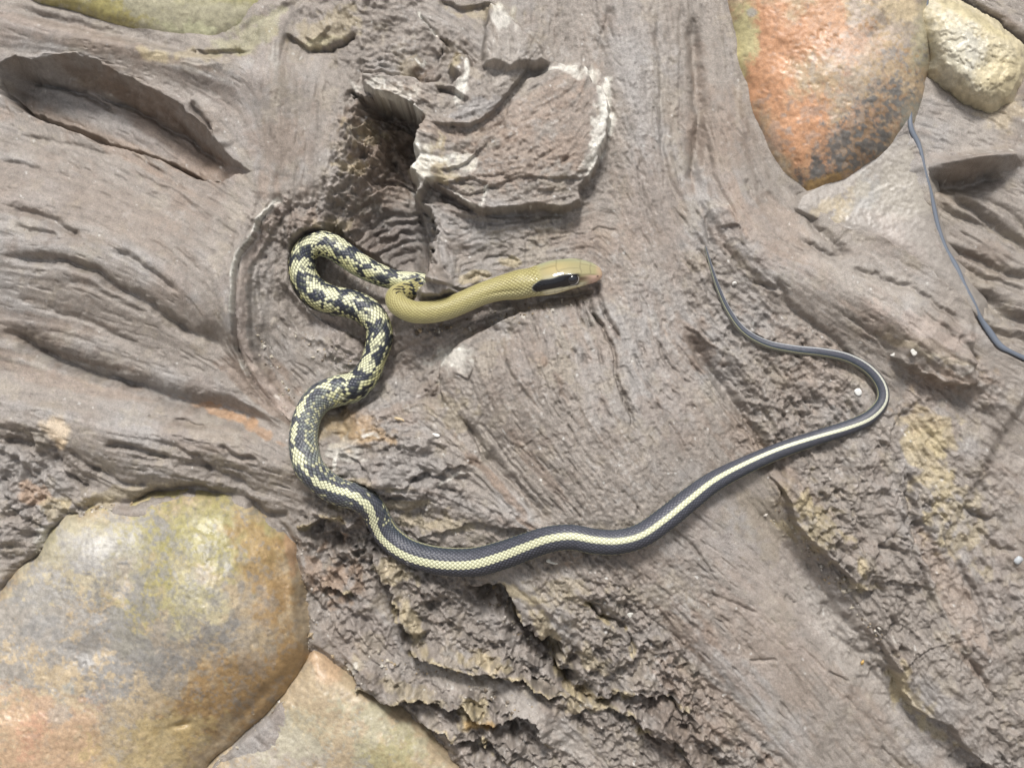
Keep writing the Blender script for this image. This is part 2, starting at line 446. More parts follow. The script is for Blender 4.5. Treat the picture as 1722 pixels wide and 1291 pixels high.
raised([(824,18),(850,22),(880,50),(905,75),(925,110),(860,125),(812,112)], 26, 12, warp=4)
step([(700,130),(725,110),(740,92),(720,80)],9,14); blob(705,120,24,10,-20,-16); step([(690,122),(728,132),(745,118)],-6,10)
blob(770,118,12,22,15,12); step([(735,148),(765,150),(792,168)],-10,18); groove([(735,150),(770,158),(795,172)],7,3)
step([(795,175),(765,155),(735,148)],5,8)
# above the burl
step([(480,55),(520,80),(560,78),(600,52)],-12,16,e=.08); groove([(520,82),(560,76),(602,52)],9,5)
step([(560,40),(530,70),(510,60)],6,12)
step([(704,18),(712,36),(730,60),(758,88)],7,14); groove([(700,14),(712,38),(735,64),(760,90)],9,3.5)
blob(640,100,36,22,-20,8); 
for k in range(4): groove([(604-3*k,118+9*k),(612,98+8*k),(640,88+9*k),(680,96+9*k)],4,2.5,warp=4)
blob(835,75,14,60,0,8); blob(790,70,30,50,15,-14); step([(740,0),(780,14),(840,8)],-10,14)
# upper trunk grooves
for pts, d, w in [
 ([(1100,20),(1103,90),(1108,160),(1112,240),(1122,300),(1140,335),(1160,370)],6,6),
 ([(1116,40),(1118,120),(1126,190),(1136,260),(1154,320)],2,6),
 ([(1166,20),(1160,70),(1170,130),(1176,190),(1172,240),(1166,300),(1180,340)],15,11),
 ([(1030,20),(1012,60),(1005,90)],7,7), ([(1140,0),(1138,100),(1145,220)],3,4),
 ([(1075,250),(1080,330),(1110,400)],4,4), ([(1185,230),(1200,300),(1240,380)],4,5),
 ([(1252,300),(1260,322),(1265,340)],4,3),([(1340,320),(1370,380),(1420,425),(1440,425)],9,6),
 ([(1270,330),(1320,400),(1360,440)],3,7), ([(1240,220),(1280,320),(1330,370)],4,10),
 # lower flanks of the burl
 ([(700,350),(706,400),(716,440),(722,470)],6,3), ([(742,360),(800,372),(850,372),(920,368)],5,4),
 ([(735,380),(742,440),(748,480)],3,3), ([(800,355),(870,362),(960,352)],9,6),
]: groove(pts, d, w)
step([(745,460),(730,440),(725,390)],5,16)
step([(815,432),(845,422),(870,430),(880,440)],-6,8); step([(780,470),(800,455),(830,460)],-5,8); blob(775,425,16,12,0,-8)
for q in [(760,380),(840,395),(900,400),(960,380),(870,415),(920,435),(1010,380)]:
    step([(q[0]-18,q[1]+3),(q[0],q[1]-1),(q[0]+14,q[1]+5),(q[0]+30,q[1]+3)],-3.5,7,warp=5)
raised([(722,462),(734,450),(750,468),(764,496),(740,507),(712,508),(708,496)], 44, 12, warp=3)
raised([(715,478),(735,470),(760,480),(800,470),(790,520),(700,545),(690,512)], 22, 26, warp=3)
# central face
for pts, d, w in [
 ([(975,495),(1000,530),(1020,575),(1030,620),(1044,670),(1060,715),(1082,745)],9,2.6),
 ([(995,470),(1010,500),(1022,545)],5,3), ([(1150,560),(1180,600),(1215,650),(1260,715),(1300,780)],18,10),
 ([(1135,590),(1165,615),(1200,660),(1240,715),(1280,770)],9,4),
 ([(1090,540),(1110,600),(1140,640)],4,3), ([(880,560),(895,600),(910,640)],5,5), ([(895,590),(915,630),(925,660)],3,3),
 ([(770,690),(810,760),(850,800),(900,850),(935,890)],9,9), ([(800,700),(860,780),(920,850)],5,3),
 ([(1120,880),(1150,905),(1180,940),(1210,985)],6,3), ([(1190,1000),(1230,1010),(1280,1030)],4,3),
 ([(1320,1000),(1340,1015)],6,3), ([(1390,1130),(1430,1150)],5,2.5), ([(1260,1110),(1290,1105),(1310,1110)],4,2.5),
 ([(1480,1250),(1500,1275),(1520,1300)],7,4), ([(1080,640),(1100,690),(1140,740),(1180,800)],4,4),
 ([(1100,1050),(1150,1080),(1190,1130)],5,6), ([(1200,1190),(1270,1250),(1340,1300)],5,6),
 ([(1000,640),(1030,710)],3,2.5),([(840,590),(870,650),(920,700)],3,4),
]: groove(pts, d, w)
groove([(1000,500),(1005,480),(1010,466)],4,3)
step([(745,690),(742,650),(744,618),(765,590),(800,566),(830,548),(860,530),(900,518)][::-1],-32,90,warp=3)
step([(782,606),(800,624),(790,640),(760,630)],5,10); step([(858,748),(880,752),(895,738)],-4,8); step([(840,760),(850,752),(870,750)],3,6)
blob(760,630,26,30,0,8); blob(690,600,60,30,-30,-10)
step([(935,890),(880,835),(820,775),(775,705)],-9,50)
step([(1205,590),(1170,560),(1150,540)],5,12)
groove([(700,552),(760,540),(830,520),(900,508),(960,500),(1000,490)],13,10,warp=2)
groove([(905,500),(950,498),(1000,488)],9,5,warp=3)
for q in [(960,505),(975,508),(990,506),(1012,520)]: groove([(q[0],q[1]-6),(q[0]+8,q[1]+18),(q[0]+22,q[1]+46)],7,2.4)
# flaky plates
step([(562,772),(570,752),(600,736),(650,726),(700,722),(738,728)],13,60,warp=4)
step([(800,800),(786,786),(760,790),(740,802),(700,800),(680,812),(640,815),(600,812),(575,800)],12,60,warp=4)
step([(726,830),(700,836),(660,826),(635,822),(610,818)],10,40,warp=4); groove([(740,800),(770,806),(800,804)],7,4); groove([(640,816),(690,806),(730,798)],7,4)
step([(940,905),(900,895),(850,892),(790,888),(740,898),(700,905),(682,893)],9,60,warp=5)
step([(720,858),(690,850),(660,855)],5,16); blob(690,855,40,16,0,-16); groove([(636,826),(660,832),(680,836)],12,5)
groove([(700,918),(730,930),(760,940)],9,5); groove([(828,870),(840,866),(850,872)],8,4); groove([(735,822),(755,826),(770,832)],9,4)
# crumbly ledges under the animal
LEDGES = [
 ([(690,1080),(672,1050),(664,1020),(655,1000),(640,960),(625,925)],16,50),
 ([(970,1150),(940,1130),(925,1090),(900,1065),(880,1040),(868,1010),(845,990),(800,982),(780,975)][::-1],-24,46),
 ([(1000,1180),(975,1170),(950,1160),(930,1120)],-10,30),
 ([(950,1180),(905,1175),(880,1150),(830,1125),(790,1125),(750,1110),(700,1100),(680,1088)],14,36),
 ([(1010,1190),(1060,1200),(1085,1230),(1130,1260)][::-1],10,40),
 ([(930,1270),(900,1230),(850,1215),(810,1218),(780,1190),(760,1185),(700,1170),(640,1175),(600,1150),(592,1115)],17,44),
 ([(1000,1180),(1040,1165),(1090,1180),(1130,1190),(1160,1200)],-9,26),
 ([(1180,1291),(1120,1235),(1080,1225)],9,30),
 ([(870,1291),(800,1245),(740,1230),(690,1210)],9,30),
 ([(1070,1100),(1050,1060),(1000,1030),(980,1010)],-6,20),
 ([(590,1000),(560,985),(530,980)],8,16),([(600,900),(570,880),(540,882),(510,890)],9,18),
]
for pts, h, w in LEDGES: step(pts, h * 2.2, w * .8, warp=6, warp2=2.6, edge=2.4, under=18)
blob(565,905,26,12,20,-26); blob(690,985,20,10,0,-14); blob(920,1085,30,60,-35,-16); blob(590,1040,30,14,20,-12); blob(820,1000,40,22,10,-12)
# right side: rough ridges beside the smooth valley
step([(1700,1320),(1640,1270),(1590,1225),(1540,1200),(1505,1160),(1490,1110),(1470,1070)],28,60,warp=4)
step([(1490,1030),(1470,1000),(1430,990),(1425,975),(1400,940),(1350,890),(1320,840),(1290,780)],28,60,warp=4,e=.3)
step([(1500,1120),(1560,1090),(1600,1080)],-4,20)
step([(1560,980),(1520,985),(1500,975),(1480,985)],7,14); groove([(1480,915),(1500,920),(1530,930)],9,4); groove([(1520,770),(1530,850),(1540,930),(1580,1040)],8,6)
groove([(1270,790),(1310,770),(1330,800)],12,9); groove([(1620,850),(1650,870),(1680,872)],8,5); groove([(1610,560),(1640,600),(1632,640)],10,5)
step([(1640,640),(1600,640),(1560,630),(1520,610),(1500,590)],24,80,warp=4)
step([(1635,560),(1640,600),(1640,650)],8,30)
groove([(1290,460),(1330,520),(1390,560),(1430,600),(1490,650)],9,6); groove([(1420,520),(1470,560),(1500,590)],4,4)
groove([(1420,450),(1470,460),(1540,490),(1590,520),(1630,560)],10,5); groove([(1340,400),(1400,430),(1430,430)],7,5)
groove([(1540,520),(1580,545),(1610,570)],5,3.5)
groove([(1400,650),(1430,690),(1450,720)],8,5); groove([(1270,480),(1290,490),(1310,495)],7,3)
step([(1200,350),(1230,360),(1240,380),(1200,385)],6,20); groove([(1185,360),(1188,400),(1195,420)],7,5)
step([(1480,780),(1500,720),(1520,680)],-3,20)
groove([(1640,880),(1680,920),(1722,930)],7,4); groove([(1610,930),(1640,1000),(1680,1100),(1722,1150)],9,6); groove([(1560,1000),(1620,1100),(1690,1200)],6,5)
# right margin: ribbed wood and panel edge
SEAM = [(1560,-60),(1553,40),(1545,70),(1535,140),(1532,210),(1545,240),(1560,290),(1570,340),(1580,390),(1600,440),(1625,480),(1640,505),(1652,545),(1672,575),(1700,595),(1760,630)]
step(SEAM, 18, 400, warp=0.6, e=.03)
for pts, d, w in [
 ([(1590,0),(1630,28),(1680,60),(1740,90),(1800,110)],30,14), ([(1565,0),(1610,30),(1660,60)],8,12),
 ([(1562,305),(1600,318),(1640,310),(1690,290)],26,13), ([(1600,330),(1650,360),(1690,395),(1740,430)],14,7),
 ([(1580,345),(1620,370),(1680,390)],8,5), ([(1590,415),(1640,440),(1690,462),(1740,470)],15,8), ([(1605,440),(1650,470),(1730,490)],8,6),
 ([(1625,490),(1660,505),(1700,530),(1750,548)],24,11), ([(1655,545),(1690,560),(1740,580)],12,8), ([(1640,330),(1690,350),(1740,400)],5,5),
]: groove(pts, d, w)
blob(1640,272,62,13,-6,42); blob(1692,262,14,10,0,12); groove([(1590,263),(1640,262),(1690,254)],8,3)
blob(1545,300,20,20,0,0)
# crack between panel and the block in front of it
step([(1345,335),(1400,372),(1460,395),(1520,425),(1580,470),(1640,520)],14,70,warp=3,e=.2)
blob(1450,300,90,80,-30,-14)
print('shapes', time.time() - T0)

# ----------------------------------------------------------------- relief of grain and crumble
HS0 = blur(H, 14); HS1 = blur(H, 46)
sm = 1 - ROUGH
mod = 0.6 + 0.5 * smooth(-1, 1, noise(60))
GMx = np.sign(GM) * np.abs(GM) ** 0.9
STRI = mask_blobs([(120,400,330,150,12,.42),(60,560,160,50,14,.9),(200,740,260,90,10,.8),(1120,200,80,240,0,.35),(1480,480,260,90,28,.4),(1650,430,120,160,20,1.2),(250,210,200,60,25,1.),(150,70,200,40,12,.7),(1250,1180,260,80,42,.5),(1180,640,60,120,-35,.6)], .28)
DET = mask_blobs([(900,640,330,300,35,1.),(1000,900,300,160,40,1.),(830,200,260,200,0,.9),(600,420,160,140,0,.8),(300,780,260,60,10,.6),(1330,640,160,160,30,.9)], .42, .6)
DET = np.clip(np.maximum(DET, ROUGH * 1.1), 0, 1); DET = blur(DET, 20)
NB = noise(2.4); NB2 = noise(3.4) * (.5 + smooth(-.5, 1, noise(60)))
H += DET * GF * (0.30 + .35 * ROUGH) * mod + DET * GF2 * (0.28 + .35 * STRI + .5 * ROUGH) * mod * (.5 + .8 * smooth(-.6, 1, noise(80))) + GMx * (.25 + 1.1 * STRI) * (0.6 + .4 * mod) + GL * (1.6 + 2.2 * STRI) + GM2 * (.2 + .6 * STRI)
crk = np.exp(-(GM2 / 0.10) ** 2) * smooth(0.6, 1.5, noise(45)) * (.4 + .6 * STRI) 
H -= 3.4 * crk * (0.5 + .6 * ROUGH)
crk2 = smooth(1.5, 2.3, -GS) * smooth(-.3, .9, noise(50))
H -= 3.0 * crk2 * DET
dsh = smooth(1.25, 2.1, -GF2 - .25 * GS) * smooth(-1.0, .6, noise(70))
H -= 2.6 * dsh * DET
flk = smooth(.1, .25, fbm(34, 4, .7)) ; H += flk * 1.6 * DET * DET
DSH = lic(noise(2.7), 15, 2.0); DSH2 = lic(noise(4.2), 26, 2.5)
D2 = np.clip(DET + .25, 0, 1) * (1 - .6 * ROUGH)
H -= 3.0 * smooth(1.05, 1.9, DSH) * D2 * smooth(-1.3, .3, noise(60)); H -= 4.0 * smooth(1.3, 2.1, DSH2) * D2 * smooth(-.6, .8, noise(80))
fl = GS * 1.2 + GF2 * .5 + noise(9) * .7
def terr(v, q, k=4.0):
    f = v / q; i = np.floor(f); r = f - i
    return q * (i + smooth(0.5 - .5 / k, .5 + .5 / k, r))
base = fbm(38, 5, .62) * 7.0 + GM * 2.2 + GS * 1.0
vr = .35 + .9 * smooth(-1, 1.2, noise(55)); cl = (0.55 - W1[0]) * 24 * smooth(-1.2, .8, noise(70)) + (0.55 - W2[0]) * 8 * vr + (0.5 - W3[0]) * 3.4 + W1[2] * 6 + W2[2] * 3.2
pit = -9 * smooth(.9, 2.0, noise(16)) - 5 * smooth(1.0, 2.2, noise(8))
R2 = ROUGH * ROUGH
bil = 9 * (.8 - np.abs(noise(17))) + 6 * (.8 - np.abs(noise(8.5))) + 2.8 * (.8 - np.abs(noise(4.5))) - 12 * smooth(1.5, 2.1, noise(9))
H += R2 * (terr(base, 6.0) * .25 + base * .5 + cl * .5 + pit * 1.1 + bil * .75) + ROUGH * sm * 4 * .45 * (terr(base * .8, 3.0) * .4 + base * .25 + pit * .3 + fl)
H += DET * DET * ((.22 + 1.2 * ROUGH) * NB * .9 + (.4 + .7 * ROUGH) * NB2) + (.15 + ROUGH * .8) * noise(4.5) * .8
# torn lips along the slab and ledges come from the warp above
print('relief', time.time() - T0)

# ----------------------------------------------------------------- colours of the surfaces
def col(r, g, b): return np.array([r, g, b], f32)
TAUPE, BROWN, LAV, OCHRE, CRUST = col(.267,.236,.208), col(.215,.163,.128), col(.318,.303,.292), col(.40,.335,.21), col(.68,.66,.60)
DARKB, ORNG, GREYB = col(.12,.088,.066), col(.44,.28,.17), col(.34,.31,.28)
C = np.empty((NY, NX, 3), f32); C[:] = TAUPE

def mixc(m_, c_, s_=None):
    if s_ is None:
        C[...] += (c_ - C) * m_[..., None]
    else:
        C[s_] += (c_ - C[s_]) * m_[..., None]
n1, n2, n3 = fbm(90, 4, .6), fbm(50, 4, .6), fbm(24, 4, .65)
mixc(.75 * smooth(-.2, 1.3, n1 * .6 + GL * .5 + .2 * GM), LAV)
mixc(.45 * smooth(.1, 1.5, n2 * .7 + GL * .4 + .3 * GM), BROWN)
mixc(.30 * smooth(.6, 1.8, n3 + .3 * GM2) * (.4 + .6 * ROUGH), OCHRE)
mixc(.22 * smooth(.7, 1.8, n3 * .5 - n1 * .6 + GM * .4), GREYB)
mixc(ROUGH * .55, col(.205,.178,.158))

NPT = n3 * .6 + noise(7) * .5 + WX2 * .35 + GS * .3
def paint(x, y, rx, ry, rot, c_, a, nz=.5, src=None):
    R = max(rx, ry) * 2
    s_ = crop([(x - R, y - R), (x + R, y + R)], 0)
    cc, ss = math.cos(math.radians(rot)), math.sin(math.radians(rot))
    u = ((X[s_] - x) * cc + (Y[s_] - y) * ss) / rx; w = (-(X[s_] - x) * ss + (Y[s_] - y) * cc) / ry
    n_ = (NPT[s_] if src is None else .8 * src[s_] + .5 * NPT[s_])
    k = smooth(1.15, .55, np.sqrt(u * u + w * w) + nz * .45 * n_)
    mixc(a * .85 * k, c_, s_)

def paintline(pts, w, c_, a, warp=2.0, thr=-.6, sc=1.0):
    s_, d, sd_, t, _ = dist(pts, w * 3 + 12, False, warp, 2.6 if warp == 6 else None)
    k = smooth(w, w * .35, d) * smooth(thr, thr + .9, n3[s_] * .6 + WX2[s_] * .8) * taper(t, .05)
    mixc(a * k, c_, s_)

for a in [
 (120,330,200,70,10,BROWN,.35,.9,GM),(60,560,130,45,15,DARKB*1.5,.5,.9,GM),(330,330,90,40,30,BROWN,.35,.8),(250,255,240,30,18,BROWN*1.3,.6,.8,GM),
 (470,240,50,60,0,BROWN*1.1,.5,.6),(60,45,90,20,12,LAV,.4,.6,GM),(150,70,180,22,12,BROWN*1.2,.55,.7,GM),(450,120,50,60,0,BROWN*1.2,.35,.8),
 (265,95,32,13,10,OCHRE*1.15,.85,.5),(340,95,50,16,5,OCHRE*.95,.5,.8),(300,150,120,14,28,GREYB,.5,.6),
 (420,60,60,25,-30,col(.34,.33,.2),.6,.7),
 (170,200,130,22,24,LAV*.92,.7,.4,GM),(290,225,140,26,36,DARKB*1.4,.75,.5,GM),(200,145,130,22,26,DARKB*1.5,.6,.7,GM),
 (100,722,24,30,-20,col(.60,.49,.36),.95,.5),(105,750,12,14,-20,col(.56,.44,.3),.9,.5),(360,690,60,9,18,ORNG,.85,.8),(420,715,60,8,30,ORNG*.9,.75,.8),
 (65,830,26,16,0,ORNG*.8,.6,.9),(95,850,26,14,-20,OCHRE,.6,.9),(150,845,30,10,0,OCHRE,.5,.9),(70,905,16,20,0,CRUST*.85,.7,.6),
 (200,830,80,10,-10,OCHRE,.5,.9),(100,640,120,20,10,BROWN*1.25,.5,.7,GM),
 (450,650,60,30,45,BROWN*1.1,.75,.9,GM),(600,725,50,28,10,col(.36,.24,.12),.8,.6),(560,720,30,25,0,OCHRE*.8,.5,.8),(640,700,60,20,0,BROWN*1.3,.4,.8),
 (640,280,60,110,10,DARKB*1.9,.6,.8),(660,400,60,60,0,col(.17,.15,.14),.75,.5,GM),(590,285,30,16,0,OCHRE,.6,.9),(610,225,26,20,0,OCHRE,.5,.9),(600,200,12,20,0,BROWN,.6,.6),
 (560,380,26,14,0,OCHRE,.5,.8),(510,375,40,20,0,BROWN,.5,.8),
 (675,160,36,14,8,col(.40,.31,.24),.7,.5),(690,110,24,20,-20,col(.26,.22,.16),.9,.4),(708,118,16,12,0,DARKB*1.2,.8,.5),(768,105,12,22,15,OCHRE*.9,.85,.5),(548,50,60,30,-15,OCHRE*.9,.6,.8),(540,72,34,8,-12,col(.5,.45,.3),.8,.5),
 (880,180,110,30,-30,BROWN*1.35,.6,.8,GM),(760,225,70,16,10,BROWN*1.35,.5,.8),(880,270,90,50,-10,BROWN*1.3,.55,.8),(960,220,40,70,20,BROWN*1.2,.45,.8),
 (730,280,40,30,0,OCHRE,.75,.9),(880,120,40,50,0,GREYB*1.1,.5,.7),(850,90,30,60,0,GREYB*1.1,.6,.8),(800,185,40,16,-20,col(.25,.25,.26),.5,.8),
 (820,20,60,14,5,OCHRE,.5,.8),(850,440,26,8,5,OCHRE,.8,.7),(800,465,26,8,-10,OCHRE*1.1,.7,.7),(1000,400,80,40,10,BROWN*1.3,.4,.9,GM),
 (1090,200,40,220,0,LAV,.5,.5,GM),(1200,260,40,140,-10,BROWN*1.25,.5,.7,GM),(1310,400,120,40,45,BROWN*1.4,.45,.8,GM),(1100,330,60,80,0,BROWN*1.2,.35,.8,GM),
 (915,610,16,26,-25,DARKB*1.8,.9,.9,GM),(935,630,12,36,-25,BROWN*.8,.8,.9,GM),(1000,560,40,70,-20,BROWN*1.1,.4,1.,GM),(1120,600,50,90,-25,BROWN*1.2,.35,1.,GM),
 (850,830,110,12,48,col(.19,.13,.09),.75,.9,GM),(900,780,80,8,50,BROWN,.6,.9,GM),(760,690,40,30,0,OCHRE*.8,.4,.9),(760,600,30,16,0,CRUST*.9,.4,.9),
 (1180,590,26,50,-30,DARKB*1.6,.6,.9,GM),(1260,740,50,30,50,DARKB*1.8,.5,.9,GM),(1330,830,30,60,-40,DARKB*2,.5,.9,GM),
 (1150,1060,50,26,40,BROWN*.9,.7,1.,GM),(1200,1180,140,40,42,BROWN*1.15,.5,1.,GM),(1300,1100,160,60,45,BROWN*1.4,.35,.8,GM),(1150,1230,80,40,40,BROWN*.85,.6,1.,GM),
 (1420,1080,240,40,47,GREYB*.95,.75,.4,GM),(1280,980,160,60,50,col(.36,.31,.28),.4,.6,GM),(1300,870,70,60,0,OCHRE*.8,.25,.9),
 (1370,880,40,50,-35,col(.30,.25,.15),.7,.8),(1350,850,20,30,0,OCHRE*1.05,.6,.8),(1450,960,14,26,0,OCHRE*1.2,.8,.7),(1445,985,26,12,10,OCHRE*1.1,.7,.8),
 (1560,780,36,90,-15,OCHRE*1.15,.7,.8),(1610,870,50,70,-20,OCHRE,.6,.9),(1590,730,30,30,0,OCHRE*1.2,.6,.9),(1560,720,30,30,0,OCHRE,.5,.9),
 (1510,1150,16,50,-10,OCHRE,.7,.8),(1530,1180,20,50,-35,OCHRE*.9,.6,.9),(1560,1220,60,10,38,OCHRE,.6,.9),(1560,660,60,40,0,BROWN*1.3,.4,.9),
 (1560,590,70,14,20,OCHRE*.95,.4,.9),(1600,640,60,14,0,DARKB*2,.5,.9),(1380,620,110,50,35,BROWN*1.3,.35,.9),(1700,860,50,60,0,GREYB,.4,.9),
 (1600,990,30,110,-25,BROWN*1.4,.5,.9,GM),(1460,470,120,30,24,GREYB*1.05,.5,.8,GM),(1560,560,80,30,26,col(.37,.30,.26),.6,.6),
 (690,1040,14,50,-20,OCHRE*1.1,.75,.7),(660,960,30,16,20,OCHRE*1.05,.6,.9),(880,1000,40,12,30,OCHRE*1.1,.75,.7),(920,1060,14,50,-35,OCHRE,.65,.8),
 (810,1110,50,14,10,OCHRE*1.1,.7,.8),(800,1190,34,24,20,OCHRE*1.15,.85,.7),(820,1215,26,10,0,col(.34,.21,.07),.8,.7),(690,1160,70,12,20,OCHRE*.9,.5,.9),
 (950,1000,50,26,10,OCHRE*.9,.4,.9),(1000,1110,36,14,40,OCHRE,.5,.9),(960,1180,26,20,0,OCHRE*1.1,.6,.9),(1010,1180,50,8,28,OCHRE*1.1,.6,.7),
 (560,970,36,40,0,ORNG*.8,.45,1.),(600,1110,20,14,0,OCHRE,.5,.9),(640,850,80,8,0,OCHRE*1.1,.5,.9),(730,880,60,12,5,OCHRE*1.05,.5,.9),(600,815,60,8,5,OCHRE,.5,.9),
 (760,1140,110,16,20,GREYB*1.05,.6,.5),(900,1210,120,20,38,GREYB*1.05,.6,.5),(640,1120,60,12,15,GREYB,.5,.6),
 (1640,210,60,50,30,GREYB,.6,.5),(1690,190,40,40,40,col(.46,.38,.26),.7,.6),
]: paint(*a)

for pts_, h_, w_ in LEDGES: paintline(pts_, 9, OCHRE * 1.12, .8, warp=6, thr=-.15)
for a in [(1012,205,14,50,8,CRUST,.85,.9),(1000,262,12,30,20,CRUST*.9,.75,.9),(716,285,18,36,0,CRUST*.95,.8,1.),(770,275,26,16,0,CRUST*.9,.7,1.),(968,122,34,12,8,CRUST,.8,.9),(845,35,20,22,20,CRUST*.95,.75,.9),(775,150,10,22,10,CRUST,.8,.8),(660,160,46,16,12,CRUST*.9,.65,.9),(770,605,34,22,-10,CRUST*.7,.35,1.2),(585,760,30,24,-20,CRUST*.85,.5,1.1)]: paint(*a)
for pts, w, a in [
 ([(827,17),(852,22),(866,34)],10,.95), ([(940,112),(978,111),(992,125)],10,.9), ([(905,130),(925,118),(960,122)],4,.7),
 ([(1010,155),(1022,195),(1016,225),(1003,260)],16,.9), ([(1000,255),(985,295),(960,300)],6,.6),
 ([(700,225),(703,250),(709,268),(698,300),(700,345)],12,.95), ([(709,268),(745,275),(770,262),(775,285)],6,.8),
 ([(612,132),(640,129),(700,134),(708,142)],5,.8), ([(640,150),(645,170),(690,186),(712,203)],4.5,.8), ([(616,150),(630,160),(640,172)],4,.7),
 ([(690,182),(690,150),(708,140)],3,.5), ([(650,140),(655,165)],3,.6),
 ([(772,92),(785,92),(788,120),(780,150)],5,.8),([(696,92),(705,108),(716,100)],3.5,.9),([(704,15),(712,38),(735,64)],3.5,.8),([(682,12),(690,20)],6,.7),
 ([(816,312),(812,336),(806,352)],5,.8), ([(745,318),(770,330),(800,350)],3,.5),
 (RIM[:5],7,.95), ([(404,432),(394,480),(393,530)],3.5,.9), ([(398,560),(402,600),(420,636)],5,.6), ([(430,640),(470,672),(500,700)],4,.7),
 ([(745,618),(752,600),(775,590),(800,600)],4,.7), ([(762,620),(768,605),(800,612)],3,.6), ([(880,530),(890,545)],3,.6),
 ([(562,790),(562,765),(575,750)],4,.85), ([(600,738),(625,728),(640,732)],4,.8), ([(590,745),(600,760),(596,770)],3,.5),
 ([(730,835),(742,815),(780,795),(798,792)],4,.5), ([(1600,635),(1635,610)],3,.3), ([(1495,1040),(1500,1080)],3,.3),
 ([(1690,255),(1702,262)],6,.8), ([(600,1110),(596,1140)],5,.5),
]: paintline(pts, w, CRUST, a)
mixc(RIMBAND * .55, col(.40,.33,.29))
# pale grit and small dark specks lying in the surface
mixc(.8 * (.3 + .7 * DET) * smooth(2.65, 3.1, noise(3.2)), col(.62,.61,.58))
mixc(.5 * smooth(2.5, 3.0, noise(2.6)), DARKB)
mixc(.30 * DET * smooth(1.0, 1.9, GF2 * .6 + GF * .5 + .4 * noise(26)), BROWN * .8)
mixc(.34 * DET * smooth(1.1, 2.2, noise(3) * .6 + GS * .5 + .5 * noise(30)), col(.46,.44,.42))
C *= (1 + .12 * R2 * noise(3.2) + .10 * R2 * noise(9) + (.03 + .06 * DET) * noise(2.2) + .05 * GF * DET + .04 * GF2 + .04 * noise(7))[..., None]
np.clip(C, .02, .9, out=C)
print('colours', time.time() - T0)

# ----------------------------------------------------------------- stones, each with its own form
STONES = []
def stone(name, label, pts, bulge, R, base_h, relief, edge_warp=3.0, shape=1.0, group=None, tilt=(0, 0), extra=None, gap=1.0):
    s_, d, sd_, t, ins = dist(pts, 26, True, edge_warp)
    sg = np.where(ins, d, -d)
    # evaluate on a generous window, blurred so that no ridge shows on the medial line
    k = np.clip(sg / R, 0, 1)
    prof = np.sqrt(np.clip(1 - (1 - k) ** 2, 0, 1)) ** shape * bulge
    n = 4
    for ax in (0, 1):
        for _ in range(2):
            p = np.pad(prof, [(n, n) if a == ax else (0, 0) for a in (0, 1)], mode='edge')
            c = np.cumsum(np.insert(p, 0, 0, axis=ax), axis=ax)
            L = prof.shape[ax]
            prof = (np.take(c, np.arange(L) + 2 * n + 1, ax) - np.take(c, np.arange(L), ax)) / (2 * n + 1)
    cx_, cy_ = np.mean([q[0] for q in pts]), np.mean([q[1] for q in pts])
    z = base_h + prof + np.where(sg < 0, sg * 1.6, 0) + tilt[0] * (X[s_] - cx_) + tilt[1] * (Y[s_] - cy_)
    z = z + relief[s_] * smooth(-4, 12, sg)
    z = z + HS0[s_] * 0.0
    H[s_] -= 15 * gap * np.exp(-((sg + 3) / 8.0) ** 2)
    STONES.append([name, label, s_, z.astype(f32), sg, None])
    return STONES[-1]

rel = fbm(80, 4, .40) * 4.0 + noise(3) * .22 + noise(6) * .25 - 1.2 * smooth(1.6, 2.4, noise(5))
def stone_col(st, base_c, items, spec=.06, flecks=.5):
    s_ = st[2]
    c_ = np.empty(st[3].shape + (3,), f32); c_[:] = base_c
    for (x, y, rx, ry, rot, cc, a, nz, src) in items:
        co, si = math.cos(math.radians(rot)), math.sin(math.radians(rot))
        u = ((X[s_] - x) * co + (Y[s_] - y) * si) / rx; w = (-(X[s_] - x) * si + (Y[s_] - y) * co) / ry
        k = a * smooth(1.2, .5, np.sqrt(u * u + w * w) + nz * .45 * src[s_])
        c_ += (cc - c_) * k[..., None]
    fk = smooth(1.2, 1.8, FLK[s_]) * .45; c_ += (SLATE * 1.1 - c_) * fk[..., None] * flecks
    c_ *= (1 + spec * NQ1[s_] + spec * NQ2[s_] + .5 * spec * GF2[s_])[..., None]
    st[5] = np.clip(c_ * .92, .02, .9)

na, nb, nc = fbm(30, 5, .8), fbm(14, 4, .9) * .8 + .4 * noise(40), fbm(60, 5, .8)
spk = noise(4) * .8 + noise(9) * .6
NQ1, NQ2 = noise(2.4), noise(5); FLK = noise(3.6) * .75 + nb * .55
GOLD, OLIVE, SLATE, SAND, PALEG = col(.33,.215,.100), col(.30,.270,.115), col(.178,.170,.160), col(.40,.32,.215), col(.38,.355,.25)

